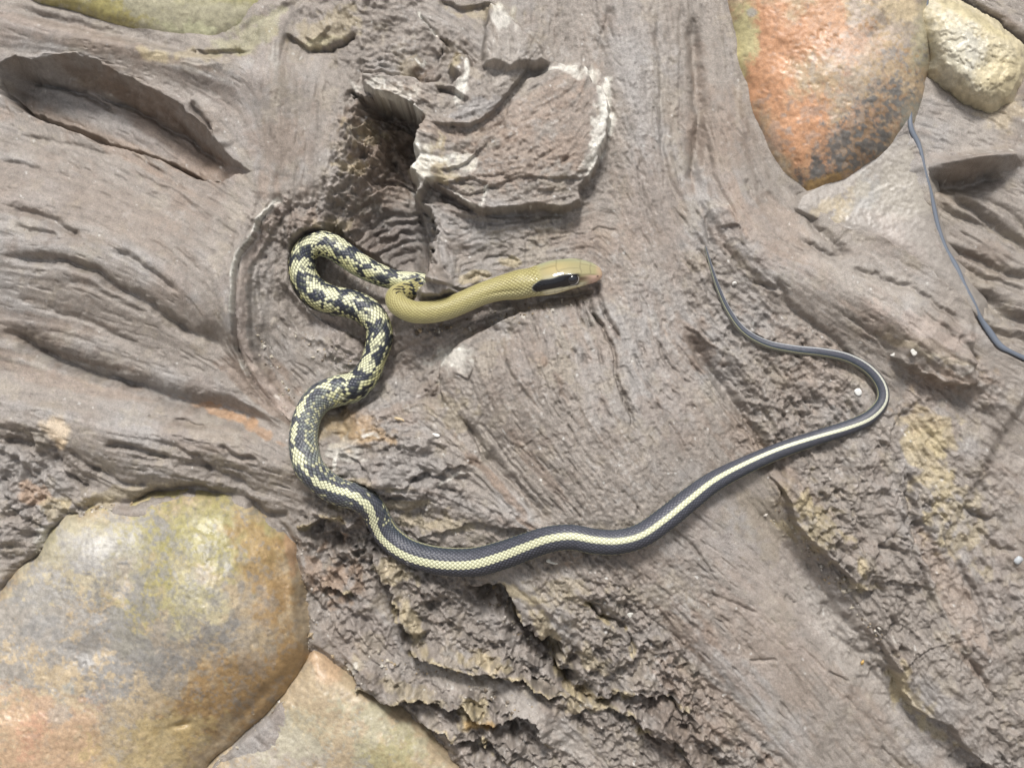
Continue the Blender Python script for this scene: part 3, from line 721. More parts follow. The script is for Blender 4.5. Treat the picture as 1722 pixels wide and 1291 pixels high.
BOULDER = [(-320,1060),(-120,1040),(0,1000),(30,965),(62,940),(88,895),(112,868),(160,852),(220,846),(262,832),(330,822),(380,826),(425,850),(472,884),(492,912),(494,950),(502,990),(511,1030),(516,1070),(509,1110),(495,1150),(450,1192),(405,1225),(365,1262),(330,1300),(280,1400),(100,1530),(-320,1530)]
b1 = stone('boulder', 'largest boulder, ochre and green with dark grey stains, at the lower left', BOULDER, 92, 215, -46, rel * .9, 3)
def sadd(st, fn): st[3] += fn(st[2]).astype(f32)
def gb(x, y, rx, ry, rot, h):
    def f(s_):
        co, si = math.cos(math.radians(rot)), math.sin(math.radians(rot))
        u = ((X[s_] - x) * co + (Y[s_] - y) * si) / rx; w = (-(X[s_] - x) * si + (Y[s_] - y) * co) / ry
        return h * np.exp(-(u * u + w * w))
    return f
for a in [(215,1010,36,140,12,-20),(495,1010,9,80,-6,6),(340,1020,120,110,0,22),(190,1000,30,90,30,-7),(160,1090,40,20,-10,-8),(370,1085,40,8,60,-3),(430,1180,90,12,-42,-9),(310,1213,14,5,-10,-9),(100,1230,120,60,0,10),(240,870,60,14,0,-6),(470,960,14,60,-10,-5)]:
    sadd(b1, gb(*a))
stone_col(b1, SAND, [
 (200,900,220,50,-5,PALEG,.8,.6,nc),(350,900,120,70,10,OLIVE,.75,.7,na),(120,960,110,80,-20,col(.42,.38,.28),.7,.8,na),
 (360,1010,80,70,0,col(.42,.38,.25),.8,.6,nc),(330,930,170,90,10,OLIVE,.6,.7,nc),(250,1010,50,130,20,OLIVE,.75,.8,na),(450,1000,60,130,-10,GOLD,.75,.7,nc),(400,1160,150,80,-40,GOLD*.85,.95,.6,nc),(490,1060,40,120,-5,GOLD*.9,.9,.6,nc),
 (180,1090,120,90,0,SLATE*1.2,.85,1.1,na),(60,1060,120,100,0,SLATE*1.5,.8,1.3,nb),(140,920,80,40,-20,SLATE*2,.6,1.2,nb),(210,950,60,60,0,SLATE*1.9,.5,1.3,nb),
 (290,1070,60,120,10,SLATE*1.2,.55,1.9,nb),(330,990,50,60,30,SLATE*1.4,.35,1.8,spk),(420,1070,50,70,0,SLATE*1.3,.35,1.9,spk),
 (80,1240,120,90,0,col(.46,.31,.20),.75,.8,na),(70,1230,30,40,0,col(.5,.22,.15),.3,.8,nb),(280,1230,110,60,-20,col(.42,.33,.16),.6,.8,na),(200,1200,30,60,0,SLATE*1.5,.35,1.6,nb),
 (110,1190,18,26,20,col(.3,.31,.29),.4,.6,nb),(125,1150,14,12,0,col(.34,.35,.32),.4,.5,nb),(200,845,90,12,-5,OLIVE*1.2,.6,.7,na),(490,920,10,60,-5,col(.56,.36,.22),.7,.6,nc),
])
LOWST = [(330,1310),(360,1275),(400,1240),(440,1205),(470,1170),(505,1130),(530,1100),(560,1120),(600,1150),(650,1185),(690,1220),(730,1255),(770,1300),(860,1420),(900,1530),(250,1530)]
b2 = stone('boulder', 'pale sandy boulder with green tinge at the bottom edge, right of the largest boulder', LOWST, 34, 90, -54, rel, 2)
stone_col(b2, SAND * .95, [(640,1240,80,60,30,PALEG,.8,.8,na),(660,1270,60,40,20,OLIVE,.5,.8,nb),(470,1270,110,50,-10,SLATE*1.7,.6,1.3,nb),(500,1230,80,40,0,PALEG,.5,.9,nb),(545,1115,40,26,30,col(.48,.33,.21),.7,.5,na),(420,1230,60,20,-40,SLATE*1.6,.6,.9,nb)])
TOPST = [(40,-20),(70,0),(110,12),(170,30),(225,48),(290,66),(350,74),(395,60),(430,30),(470,18),(505,2),(530,-40),(500,-240),(-50,-240),(-20,-60)]
b3 = stone('boulder', 'smooth pale green boulder with mossy yellow patches at the top left', TOPST, 34, 110, -36, rel * .5, 2, gap=.35)
stone_col(b3, PALEG * .93, [(170,30,100,28,18,col(.30,.26,.10),.8,.9,na),(120,0,110,20,10,col(.36,.32,.13),.7,.9,na),(420,-5,120,34,5,col(.33,.31,.15),.9,.4,nc),(320,60,70,20,10,col(.47,.47,.30),.6,.8,na),(420,40,30,12,-20,col(.42,.42,.22),.6,.6,na)])
ORST = [(1205,-240),(1215,-40),(1222,30),(1226,80),(1232,130),(1246,165),(1262,205),(1280,250),(1305,300),(1340,328),(1368,338),(1400,322),(1440,300),(1480,272),(1512,238),(1535,205),(1552,160),(1566,110),(1570,60),(1562,10),(1560,-60),(1560,-240)]
b4 = stone('boulder', 'orange and black stained boulder at the top right', ORST, 76, 120, -34, rel, 2.5, gap=.3)
for a in [(1420,120,70,120,25,12),(1470,60,40,20,-40,-8),(1460,200,60,50,0,5)]: sadd(b4, gb(*a))
ORA = col(.49, .265, .15)
stone_col(b4, col(.42,.32,.21), [
 (1320,110,110,120,0,ORA,.95,.5,nc),(1360,60,120,60,0,ORA*.92,.8,.6,na),(1330,200,90,90,0,ORA*1.08,.85,.5,nc),(1400,240,80,80,0,ORA*1.02,.7,.7,na),
 (1245,60,26,90,0,col(.44,.40,.22),.95,.5,na),(1238,120,12,60,0,col(.55,.48,.24),.9,.5,na),(1500,40,90,40,20,SLATE*1.8,.5,1.3,nb),(1550,60,26,60,0,PALEG*.95,.8,.5,na),(1510,20,40,30,0,col(.55,.45,.30),.9,.5,na),
 (1450,90,60,60,0,col(.50,.40,.33),.5,1.2,nb),(1490,150,60,50,-30,SLATE*1.6,.65,1.3,nb),(1490,190,75,52,-50,SLATE*.8,.95,.55,nb),(1430,255,105,42,-35,SLATE*.75,.95,.55,nb),(1390,290,70,28,-25,SLATE*.85,.9,.6,nb),
 (1460,210,70,20,-60,col(.42,.25,.12),.5,1.7,spk),(1370,322,60,16,-30,col(.34,.22,.09),.9,.6,na),(1530,200,26,40,20,col(.33,.33,.27),.7,.7,nb),(1300,240,20,40,-20,SLATE*1.8,.35,1.6,spk),(1410,170,40,60,20,SLATE*1.8,.35,1.8,spk),
 (1262,25,8,8,0,SLATE*1.8,.8,.3,nb),
])
PST = [(1556,20),(1572,9),(1600,12),(1640,34),(1680,62),(1708,84),(1715,105),(1708,135),(1690,158),(1664,174),(1640,172),(1612,158),(1592,140),(1572,118),(1566,80),(1556,50)]
b5 = stone('stone', 'small pale cream stone right of the orange boulder', PST, 40, 36, -16, rel + terr(fbm(26, 4, .6) * 5, 4) * .6, 3)
stone_col(b5, col(.52,.46,.32), [(1610,60,70,60,30,col(.60,.56,.45),.7,.8,na),(1600,110,40,60,20,col(.58,.55,.45),.6,.8,nb),(1635,90,24,30,0,col(.45,.44,.40),.5,.8,nb),(1640,40,90,12,30,col(.48,.42,.26),.8,.5,nc),(1680,120,40,40,0,col(.56,.48,.3),.6,.7,na)])
# grey rendered panel between the orange boulder and the seam
PANEL = [(1340,350),(1350,330),(1400,300),(1470,250),(1520,200),(1532,212),(1546,242),(1560,290),(1570,340),(1582,392),(1602,442),(1630,484),(1646,512),(1650,535),(1600,488),(1530,434),(1460,402),(1400,380)]
pan_rel = fbm(90, 3, .5) * 2.2 + GM * .4 + noise(3) * .3
b6 = stone('rock_panel', 'smooth grey rock panel below the orange boulder', PANEL, 14, 26, 0, pan_rel, 1.0, gap=0)
b6[3] += HS1[b6[2]] - 3
stone_col(b6, col(.285,.258,.232), [(1425,345,18,46,30,col(.42,.35,.24),.7,.8,na),(1395,345,30,12,-20,col(.42,.35,.24),.6,.8,na),(1450,330,22,60,25,col(.33,.33,.32),.5,.9,na),(1520,300,60,60,0,col(.36,.33,.28),.6,.6,nc),(1500,420,60,40,30,col(.36,.31,.28),.5,.7,nc)], .035)
print('stones', time.time() - T0)

# ----------------------------------------------------------------- the snake's course
def sample(A, x, y):
    fx = np.clip((np.asarray(x) - X0) / ST, 0, NX - 1.01); fy = np.clip((np.asarray(y) - Y0) / ST, 0, NY - 1.01)
    i, j = fy.astype(int), fx.astype(int); u, v = fx - j, fy - i
    return (A[i, j] * (1 - u) + A[i, j + 1] * u) * (1 - v) + (A[i + 1, j] * (1 - u) + A[i + 1, j + 1] * u) * v

HB = blur(H, 10)
# x, y, radius, height over the surface (None: rests), roll of the back towards the right of travel, pattern stage
CTRL = [
 (1013,461,10,26,46,0),(985,460,20,26,46,0),(950,463,27,26,46,0),(915,470,26,26,46,0),(893,475,26,25,44,.6),(868,480,24,23,42,1),(842,485,20.5,23,40,1),(812,494,18.5,24,36,1),(782,507,18.3,27,32,1),(752,519,18.3,30,28,1),
 (722,525,18.3,33,24,1),(694,524,18.2,35,20,1.0),(671,513,17.8,33,8,1.05),(666,499,17.2,25,0,1.15),(682,489,16.8,15,10,1.4),(704,483,17,4,20,1.7),(708,474,16,0,30,2),(690,473,16,3,45,2),(664,471,17.4,12,48,2),
 (636,462,19,21,50,2),(606,447,20.5,26,50,2),(580,429,21.5,29,46,2),(556,414,22,31,38,2),(532,410,21.5,32,22,2),(514,424,22,32,6,2),(508,448,23,31,-6,2),(514,472,24,30,-14,2),
 (532,493,25,28,-22,2),(560,505,24.5,26,-28,2),(592,512,24.5,25,-28,2),(620,526,24,24,-22,2),(636,549,22.5,24,-8,2),(637,575,22,23,4,2),(629,602,20.5,22,14,2),(617,630,23,22,34,2),
 (595,651,26,22,48,2.2),(566,658,26.5,22,48,2.5),(538,670,25.5,22,42,2.8),(520,694,24,22,34,3),(512,722,24,22,30,3),(511,752,24.5,21,28,3),(519,783,24.5,21,18,3),(540,808,23.5,21,2,3.2),(568,826,22.5,20,-10,3.3),
 (600,836,21.5,20,-12,3.4),(624,852,21.5,20,8,3.6),(638,876,22,20,26,3.75),(654,901,22.5,20,26,3.9),(680,923,22.5,20,18,4),(714,937,23,20,12,4),(755,944,23.5,20,8,4),(800,944,24,20,2,4),(845,933,23.5,20,-4,4),(885,919,22.5,20,-8,4),
 (922,907,21.5,19,-10,4),(960,903,20.5,19,-12,4),(1000,910,20.5,18,-14,4),(1038,911,20,17,-12,4),(1078,900,19.5,17,-8,4),(1118,873,19.5,17,-8,4),(1158,841,19,16,-10,4),(1200,810,17,15,-16,4),(1250,784,15,14,-20,4),
 (1310,758,13.5,12,-22,4),(1370,737,12.5,11,-14,4),(1425,719,12,11,-4,4),(1462,701,11.5,10,8,4),(1483,675,10.7,9.5,22,4),(1481,648,10,9,32,4),(1459,621,9.3,8.5,42,4),(1424,602,8.7,8,50,4),
 (1382,593,8.2,7.5,54,4),(1335,588,7.7,7,58,4),(1288,578,7,6.5,60,4),(1250,556,6.2,6,60,4),(1224,521,5.2,5,60,4),(1207,483,4.2,4,60,4),(1196,450,3.2,3,60,4),(1186,414,1.6,1.5,60,4)]
cp = np.array(CTRL, float)
def catmull(P, per=24):
    out = []
    n = len(P)
    for i in range(n - 1):
        p0, p1, p2, p3 = P[max(i - 1, 0)], P[i], P[i + 1], P[min(i + 2, n - 1)]
        for k in range(per):
            t = k / per
            out.append(.5 * ((2 * p1) + (-p0 + p2) * t + (2 * p0 - 5 * p1 + 4 * p2 - p3) * t * t + (-p0 + 3 * p1 - 3 * p2 + p3) * t ** 3))
    out.append(P[-1])
    return np.array(out)
def unproject(x, y, h):
    k = (DIST / S - h) / (DIST / S)
    return CX + (x - CX) * k, CY + (y - CY) * k, h
CHD = catmull(cp)
base_h = sample(HB, CHD[:, 0], CHD[:, 1])
def sm1(a, n):
    k = np.ones(n) / n
    return np.convolve(np.pad(a, (n, n), mode='edge'), k, 'same')[n:-n]
# a heavy body bridges small dips: smooth the support height along the course
sup = sm1(sm1(np.maximum(base_h, sm1(base_h, 91) - 8), 45), 31)
# the neck and head are carried over the edge of the cave: their support is set by the wood on either side
hz = sup + CHD[:, 3]
def at_ctrl(i): return i * 24
headh = float(sample(HB, 950, 470)) + 24
fold = float(sample(HB, 700, 470))
keep = {0: 44, 2: 47, 4: 46, 6: 43, 8: 43, 10: 40, 11: 32, 12: 20, 13: 8, 14: -8, 15: -26, 16: -34, 17: -34, 19: -32, 21: -30, 24: -44, 27: -44, 30: -26, 32: -18, 34: -21, 36: -25, 38: -19, 40: -22, 42: -18}
ks = sorted(keep)
pre = np.interp(np.arange(len(CHD)), [at_ctrl(k) for k in ks], [keep[k] for k in ks])
pre = sm1(pre, 25)
blend = smooth(at_ctrl(42), at_ctrl(34), np.arange(len(CHD)).astype(float))
hz = pre * blend + hz * (1 - blend)
px, py, pz = unproject(CHD[:, 0], CHD[:, 1], hz)
path = np.stack([px, py, pz], 1)
seg = np.r_[0, np.cumsum(np.linalg.norm(np.diff(path, axis=0), axis=1))]
total = seg[-1]
stations = np.r_[np.array([0.05, .3, .8, 1.6, 2.6, 3.8]), np.arange(5.0, total, 1.25), total]
def ip(a): return np.interp(stations, seg, a)
SP = np.stack([ip(sm1(path[:, 0], 3)), ip(sm1(path[:, 1], 3)), ip(sm1(path[:, 2], 9))], 1)
SR, SROLL, SG = ip(CHD[:, 2]), np.radians(ip(sm1(CHD[:, 4], 25))), ip(CHD[:, 5])
# bed: the surface gives way beneath the body wherever it would poke through
sx, sy = CHD[::6, 0], CHD[::6, 1]
for k in range(0, len(CHD), 8):
    if k < at_ctrl(2): continue
    x_, y_, r_, z_ = CHD[k, 0], CHD[k, 1], max(CHD[k, 2], 2), hz[k]
    s_ = crop([(x_ - r_ * 1.3, y_ - r_ * 1.3), (x_ + r_ * 1.3, y_ + r_ * 1.3)], 0)
    d = np.sqrt((X[s_] - x_) ** 2 + (Y[s_] - y_) ** 2) / r_
    lim = z_ - r_ * (0.75 * np.sqrt(np.clip(1 - np.minimum(d, 1) ** 2, 0, 1)) + .0) + 60 * np.clip(d - 1.02, 0, None)
    if 17.2 * 24 > k > 12.6 * 24: continue
    H[s_] = np.where(d < 1.15, np.minimum(H[s_], lim), H[s_])
sc_pts = catmull(np.array([(1562,-120,9),(1556,-10,8.5),(1553,30,7.5),(1547,70,5),(1541,110,4),(1532,160,4),(1530,196,5),(1532,218,6.5),(1543,240,6),(1549,258,4.5),(1556,290,3.5),(1564,320,4.5),(1570,350,5.5),(1578,385,5.5),(1590,420,6.5),(1607,450,7.5),(1620,480,7),(1634,505,6),(1648,535,6),(1662,556,8),(1680,580,7.5),(1700,592,5.5),(1730,606,6),(1800,640,6),(1900,690,6)], float), 14)
HBs = blur(H, 5)
cz = sm1(sm1(sample(HBs, sc_pts[:, 0], sc_pts[:, 1]), 31), 21) + 2.0
for k in range(0, len(sc_pts), 2):
    x_, y_, r_ = sc_pts[k]; r_ *= .85
    s_ = crop([(x_ - 14, y_ - 14), (x_ + 14, y_ + 14)], 0)
    if (s_[0].stop - s_[0].start) < 3 or (s_[1].stop - s_[1].start) < 3: continue
    d = np.sqrt((X[s_] - x_) ** 2 + (Y[s_] - y_) ** 2)
    H[s_] = np.where(d < r_ + 4, np.minimum(H[s_], cz[k] - 2 + 3.0 * np.clip(d - r_, 0, None)), H[s_])
print('course', round(total), time.time() - T0)

# ----------------------------------------------------------------- materials
def new_mat(name):
    m_ = bpy.data.materials.new(name); m_.use_nodes = True
    return m_, m_.node_tree, m_.node_tree.nodes['Principled BSDF']

def surface_mat(name, rough=.6, bump=.35, spec=.4, grit=.10, scale=900, bump_d=.0006):
    m_, t, b = new_mat(name)
    N, L = t.nodes, t.links
    at = N.new('ShaderNodeAttribute'); at.attribute_name = 'tint'
    tc = N.new('ShaderNodeTexCoord')
    n1_ = N.new('ShaderNodeTexNoise'); n1_.inputs['Scale'].default_value = scale; n1_.inputs['Detail'].default_value = 5; n1_.inputs['Roughness'].default_value = .7
    L.new(tc.outputs['Object'], n1_.inputs['Vector'])
    mr = N.new('ShaderNodeMapRange'); mr.inputs['From Min'].default_value = .3; mr.inputs['From Max'].default_value = .7
    mr.inputs['To Min'].default_value = 1 - grit * 1.6; mr.inputs['To Max'].default_value = 1 + grit * 1.6
    L.new(n1_.outputs['Fac'], mr.inputs['Value'])
    vm = N.new('ShaderNodeVectorMath'); vm.operation = 'SCALE'
    L.new(at.outputs['Color'], vm.inputs[0]); L.new(mr.outputs[0], vm.inputs['Scale'])
    L.new(vm.outputs[0], b.inputs['Base Color'])
    n2_ = N.new('ShaderNodeTexNoise'); n2_.inputs['Scale'].default_value = 28; n2_.inputs['Detail'].default_value = 6
    L.new(tc.outputs['Object'], n2_.inputs['Vector'])
    mr2 = N.new('ShaderNodeMapRange'); mr2.inputs['From Min'].default_value = .3; mr2.inputs['From Max'].default_value = .7
    mr2.inputs['To Min'].default_value = rough - .10; mr2.inputs['To Max'].default_value = rough + .16
    L.new(n2_.outputs['Fac'], mr2.inputs['Value']); L.new(mr2.outputs[0], b.inputs['Roughness'])
    b.inputs['Specular IOR Level'].default_value = spec
    bp = N.new('ShaderNodeBump'); bp.inputs['Strength'].default_value = bump; bp.inputs['Distance'].default_value = bump_d
    L.new(n1_.outputs['Fac'], bp.inputs['Height']); L.new(bp.outputs[0], b.inputs['Normal'])
    return m_

MAT_WOOD = surface_mat('weathered_wood', .38, .9, .5, .20, 950, .0011)
MAT_STONE = surface_mat('painted_stone', .40, .40, .45, .12, 700)
MAT_SKIN = surface_mat('snake_skin', .40, .05, .42, .03, 1500)

# ----------------------------------------------------------------- mesh building
def to_local(x, y, h):
    return np.stack([(x - CX) * S, (CY - y) * S, h * S], -1)

def add_mesh(name, co, quads, tint, mat, origin=None, smooth_shade=True, parent=None, tris=None):
    me = bpy.data.meshes.new(name)
    org = np.array(origin if origin is not None else co.mean(0), float)
    co = (co - org).astype(f32)
    nv, nf = len(co), len(quads)
    me.vertices.add(nv); me.vertices.foreach_set('co', co.ravel())
    k = quads.shape[1]
    me.loops.add(nf * k); me.loops.foreach_set('vertex_index', quads.ravel().astype(np.int32))
    me.polygons.add(nf); me.polygons.foreach_set('loop_start', (np.arange(nf) * k).astype(np.int32))
    me.polygons.foreach_set('loop_total', np.full(nf, k, np.int32))
    me.polygons.foreach_set('use_smooth', np.full(nf, smooth_shade, bool))
    me.update(calc_edges=True)
    if tint is not None:
        at = me.color_attributes.new('tint', 'FLOAT_COLOR', 'POINT')
        at.data.foreach_set('color', np.concatenate([tint, np.ones((nv, 1))], 1).astype(f32).ravel())
    me.materials.append(mat)
    ob = bpy.data.objects.new(name, me)
    scene.collection.objects.link(ob)
    if parent is None:
        M = BASIS.copy(); M.translation = BASIS @ Vector(org)
        ob.matrix_world = M
    else:
        ob.parent = parent
        ob.location = Vector(org) - Vector(parent['_o'])
    ob['_o'] = [float(v) for v in org]
    return ob

def tag(o, label=None, cat=None, group=None, kind=None):
    if label: o['label'] = label
    if cat: o['category'] = cat
    if group: o['group'] = group
    if kind: o['kind'] = kind
    return o

# which grid lines are used: all inside the frame, few outside
def pick(n, lo, hi, g0):
    i0, i1 = int((lo - g0) / ST), int((hi - g0) / ST)
    return np.unique(np.r_[np.arange(0, i0, 5), np.arange(i0, i1), np.arange(i1, n, 5), n - 1])
IX = pick(NX, -26, 1748, X0); IY = pick(NY, -26, 1317, Y0)

HBW = blur(H, 26)
PXg, PYg, _ = unproject(X, Y, HBW)

def patch(name, Hf, Cf, facemask, s_=None, mat=MAT_WOOD, parent=None, low=None):
    """one mesh out of the grid: faces where facemask is true"""
    ix, iy = IX, IY
    if s_ is not None:
        ix = IX[(IX >= s_[1].start) & (IX < s_[1].stop)]; iy = IY[(IY >= s_[0].start) & (IY < s_[0].stop)]
    g = np.ix_(iy, ix)
    if s_ is not None:
        lg = np.ix_(iy - s_[0].start, ix - s_[1].start)
        h = Hf[lg]; c = Cf[lg]; fm = facemask[lg]
        px_, py_, _ = unproject(X[g], Y[g], low[lg])
    else:
        h = Hf[g]; c = Cf[g]; fm = facemask[g]; px_, py_ = PXg[g], PYg[g]
    fm = fm[:-1, :-1]
    ny, nx = h.shape
    idx = np.arange(ny * nx).reshape(ny, nx)
    q = np.stack([idx[:-1, :-1], idx[1:, :-1], idx[1:, 1:], idx[:-1, 1:]], -1)[fm]
    if len(q) == 0: return None
    used = np.unique(q); remap = np.zeros(ny * nx, np.int64); remap[used] = np.arange(len(used))
    co = to_local(px_.ravel()[used], py_.ravel()[used], h.ravel()[used])
    return add_mesh(name, co, remap[q], c.reshape(-1, 3)[used], mat, parent=parent)

# region map: which thing each bit of wood belongs to
REG = np.zeros((NY, NX), np.int8)
def region(k, pts, warp=3.0):
    s_, _, _, _, ins = dist(pts, 20, True, warp)
    REG[s_] = np.where(ins, k, REG[s_])
# 0 central trunk
region(1, [(-320,100),(0,118),(60,95),(160,95),(250,140),(345,205),(424,290),(452,330),(428,400),(404,432),(396,470),(393,530),(398,590),(420,640),(455,680),(500,722),(490,745),(440,710),(380,690),(300,668),(230,650),(130,612),(60,585),(0,560),(-320,480)], 2)
region(2, [(-320,480),(0,560),(60,585),(130,612),(230,650),(300,668),(380,690),(440,710),(490,745),(520,800),(545,850),(490,880),(430,850),(380,830),(262,828),(150,850),(100,870),(60,940),(0,1000),(-320,1060)], 2)
region(3, [(-320,-240),(530,-240),(510,10),(480,60),(455,150),(440,250),(424,290),(345,205),(250,140),(160,95),(60,95),(0,118),(-320,100)], 2)
region(4, [(545,850),(600,850),(640,930),(760,955),(900,925),(1000,935),(1060,1010),(1130,1080),(1200,1170),(1280,1240),(1340,1310),(1500,1530),(250,1530),(330,1300),(526,1090),(500,960),(490,880)], 5)
region(5, [(1180,340),(1260,330),(1340,335),(1400,372),(1460,395),(1520,425),(1580,470),(1640,520),(1655,560),(1645,650),(1590,660),(1500,650),(1420,600),(1330,520),(1250,440)], 4)
region(6, [(1300,800),(1330,760),(1480,700),(1500,650),(1590,660),(1645,650),(1655,560),(1672,575),(1700,595),(1760,630),(2030,760),(2030,1530),(1850,1530),(1700,1320),(1590,1225),(1505,1160),(1470,1070),(1490,1030),(1425,975),(1350,890)], 4)
region(7, SEAM + [(2030,760),(2030,160),(1800,110),(1740,90),(1680,60),(1630,28),(1590,0)], 0.6)
region(8, [(1560,-240),(1560,0),(1590,0),(1630,28),(1680,60),(1740,90),(1800,110),(2030,160),(2030,-240)], 2)
region(9, SLAB, 2.2)
region(10, CAVE, 3)
hid = np.zeros((NY, NX), bool)
for st in STONES:
    s_ = st[2]
    hid[s_] |= (st[3] > H[s_] + 9) & (st[4] > 6)
INFO = {
 0: ('driftwood', 'broad grey brown driftwood with fine diagonal grain, under the head and tail of the snake', 'driftwood'),
 1: ('tree_root', 'swelling smooth root with long curved grooves at the left edge, left of the coiled snake', 'tree root'),
 2: ('tree_root', 'thick knobbly root with a pale worn knob, lying just above the largest boulder', 'tree root'),
 3: ('tree_root', 'smooth brown root band below the pale green boulder at the top left', 'tree root'),
 4: ('bark_mass', 'crumbling dark grey bark mass with yellowish ledges below the belly of the snake', 'bark'),
 5: ('tree_root', 'blunt ended smooth root running down right from the tip of the snake tail', 'tree root'),
 6: ('tree_root', 'rough pitted root with a yellow streak in the lower right corner', 'tree root'),
 7: ('tree_root', 'deeply ribbed root with a pointed stub right of the blue grey cord', 'tree root'),
 8: ('tree_root', 'plain grey root in the top right corner beyond the small cream stone', 'tree root'),
}
OBJ = {}
for k, (nm, lb, ct) in INFO.items():
    o = patch(nm, H, C, (REG == k) & ~hid)
    if o: OBJ[k] = tag(o, lb, ct)
o = patch('burl', H, C, (REG == 9) & ~hid, parent=OBJ[0])
o = patch('knot_hollow', H, C, (REG == 10) & ~hid, parent=OBJ[0])
for st in STONES:
    name, label, s_, z, sg, c_ = st
    m_ = (z > H[s_] - 10) & (sg > -16)
    o = patch(name, z, c_, m_, s_, MAT_STONE, low=HBW[s_] * .35 + np.clip(z, -80, 80) * .65)
    tag(o, label, {'boulder': 'boulder', 'stone': 'stone', 'rock_panel': 'rock'}[name])
print('surface meshes', time.time() - T0)

# ----------------------------------------------------------------- the snake
N_A = 96
NS = len(stations)
T = np.gradient(SP, axis=0); 
for _ in range(2):
    T = np.stack([sm1(T[:, k], 5) for k in range(3)], 1)
T /= np.linalg.norm(T, axis=1)[:, None]
Rt = np.stack([-T[:, 1], T[:, 0], np.zeros(NS)], 1); Rt /= np.linalg.norm(Rt, axis=1)[:, None] + 1e-9
Nn = np.array([0, 0, 1.0])[None] - T * T[:, 2:3]; Nn /= np.linalg.norm(Nn, axis=1)[:, None]
Dv = np.cos(SROLL)[:, None] * Nn + np.sin(SROLL)[:, None] * Rt        # towards the back
Lv = -np.sin(SROLL)[:, None] * Nn + np.cos(SROLL)[:, None] * Rt       # towards one flank
al = np.linspace(-math.pi, math.pi, N_A, endpoint=False)
AL, ST_ = np.meshgrid(al, stations)
HL = 118.0                                                            # head length
t = stations
hw = 1.05 * np.interp(t, [0, 1, 3, 6, 10, 16, 26, 38, 52, 66, 82, 98, 112, 124, 140], [2.8, 5.6, 9, 11.8, 14.2, 16.6, 19.8, 22.6, 25, 27, 28.6, 27.5, 24, 21, 19])
hu = 1.05 * np.interp(t, [0, 1, 3, 6, 10, 16, 26, 38, 52, 66, 82, 98, 112, 124, 140], [1.8, 4.0, 6.6, 9.2, 11.6, 14, 17, 19.8, 21.6, 22.4, 22.4, 21.2, 19.8, 18.6, 18])
hd = 1.05 * np.interp(t, [0, 1, 3, 6, 10, 16, 26, 38, 52, 66, 82, 98, 112, 124, 140], [2.5, 4.4, 6.2, 8, 9.8, 11.6, 13.6, 15.4, 17.4, 19.4, 20.6, 20.6, 19.6, 18.6, 18])
isb = smooth(108, 142, t)
rad = SR
w_lat = (hw * (1 - isb) + rad * isb)[:, None]; w_up = (hu * (1 - isb) + rad * isb)[:, None]; w_dn = (hd * (1 - isb) + rad * .93 * isb)[:, None]
sq = (0.80 * (1 - isb) + 1.0 * isb)[:, None]
sa, ca = np.sin(AL), np.cos(AL)
la = np.sign(sa) * np.abs(sa) ** sq; up_ = np.sign(ca) * np.abs(ca) ** sq
up_amt = np.where(ca > 0, w_up, w_dn)
px_ = la * w_lat; pu_ = up_ * up_amt
# brow ridge over the eye, jaw fullness
deg = np.degrees(AL); ad = np.abs(deg)
tt_ = ST_
brow = np.exp(-((tt_ - 50) / 13) ** 2) * np.exp(-((ad - 50) / 9) ** 2) * 1.6
sock = -np.exp(-((tt_ - 53) / 9) ** 2 - ((ad - 68) / 14) ** 2) * 2.2
canth = np.exp(-((ad - 48) / 8) ** 2) * smooth(8, 18, tt_) * smooth(62, 40, tt_) * .9
mouth = -np.exp(-((ad - (112 + 6 * np.sin(tt_ / 20))) / 3.0) ** 2) * smooth(2, 8, tt_) * smooth(108, 92, tt_) * 1.3
# scales
NSC = 22
rr_ = np.maximum(rad, 3)
Lsc = rr_ * np.interp(rr_, [6, 12, 20, 25], [.62, .54, .41, .355]) * np.interp(stations, [0, 280, 400], [.80, .80, 1.0])
bcum = np.r_[0, np.cumsum(np.diff(stations) / Lsc[1:])]
aa = AL / (2 * math.pi) * NSC + .5; bb = bcum[:, None] + 0 * AL
P_, Q_ = aa + bb, aa - bb
p, q = np.floor(P_), np.floor(Q_)
fp, fq = P_ - p, Q_ - q
edge_ = np.minimum(np.minimum(fp, 1 - fp), np.minimum(fq, 1 - fq))
ac = (p + q + 1) / 2; bc = (p - q) / 2
degc = (((ac - .5) / NSC) * 360 + 180) % 360 - 180
sc_s = np.interp(bc.ravel(), bcum, stations).reshape(bc.shape)
gC = np.interp(sc_s.ravel(), stations, SG).reshape(bc.shape)
hsh = np.abs(np.sin(p * 12.9898 + (q % NSC) * 78.233) * 43758.5453) % 1.0
hsh2 = np.abs(np.sin(p * 39.425 + (q % NSC) * 11.135) * 24634.6345) % 1.0
scmask = smooth(94, 112, tt_)
belly = smooth(128, 138, ad)
rel_s = np.clip(rr_ / 24, .12, 1)[:, None]
imb = ((fp - fq))                                                   # towards the tail end of each scale
disp = (smooth(0, .28, edge_) * 1.05 + .35 * imb - .7) * rel_s * scmask * (1 - belly)
bel = (np.abs(((bcum[:, None] * 1.0) % 1) - .5) * 2); disp += -.7 * smooth(.8, 1, bel) * belly * rel_s * scmask
k_ = 1 + (disp + brow + sock + canth + mouth) / np.maximum(np.sqrt(px_ ** 2 + pu_ ** 2), 1.5)
# skin folds in the neck
fold_w = np.exp(-((tt_ - 168) / 30) ** 2) * np.exp(-((deg - 62 + (tt_ - 168) * .25) / 7) ** 2)
k_ -= fold_w * .07
px_ *= k_; pu_ *= k_
POS = SP[:, None, :] + px_[..., None] * Lv[:, None, :] * -1 + pu_[..., None] * Dv[:, None, :]
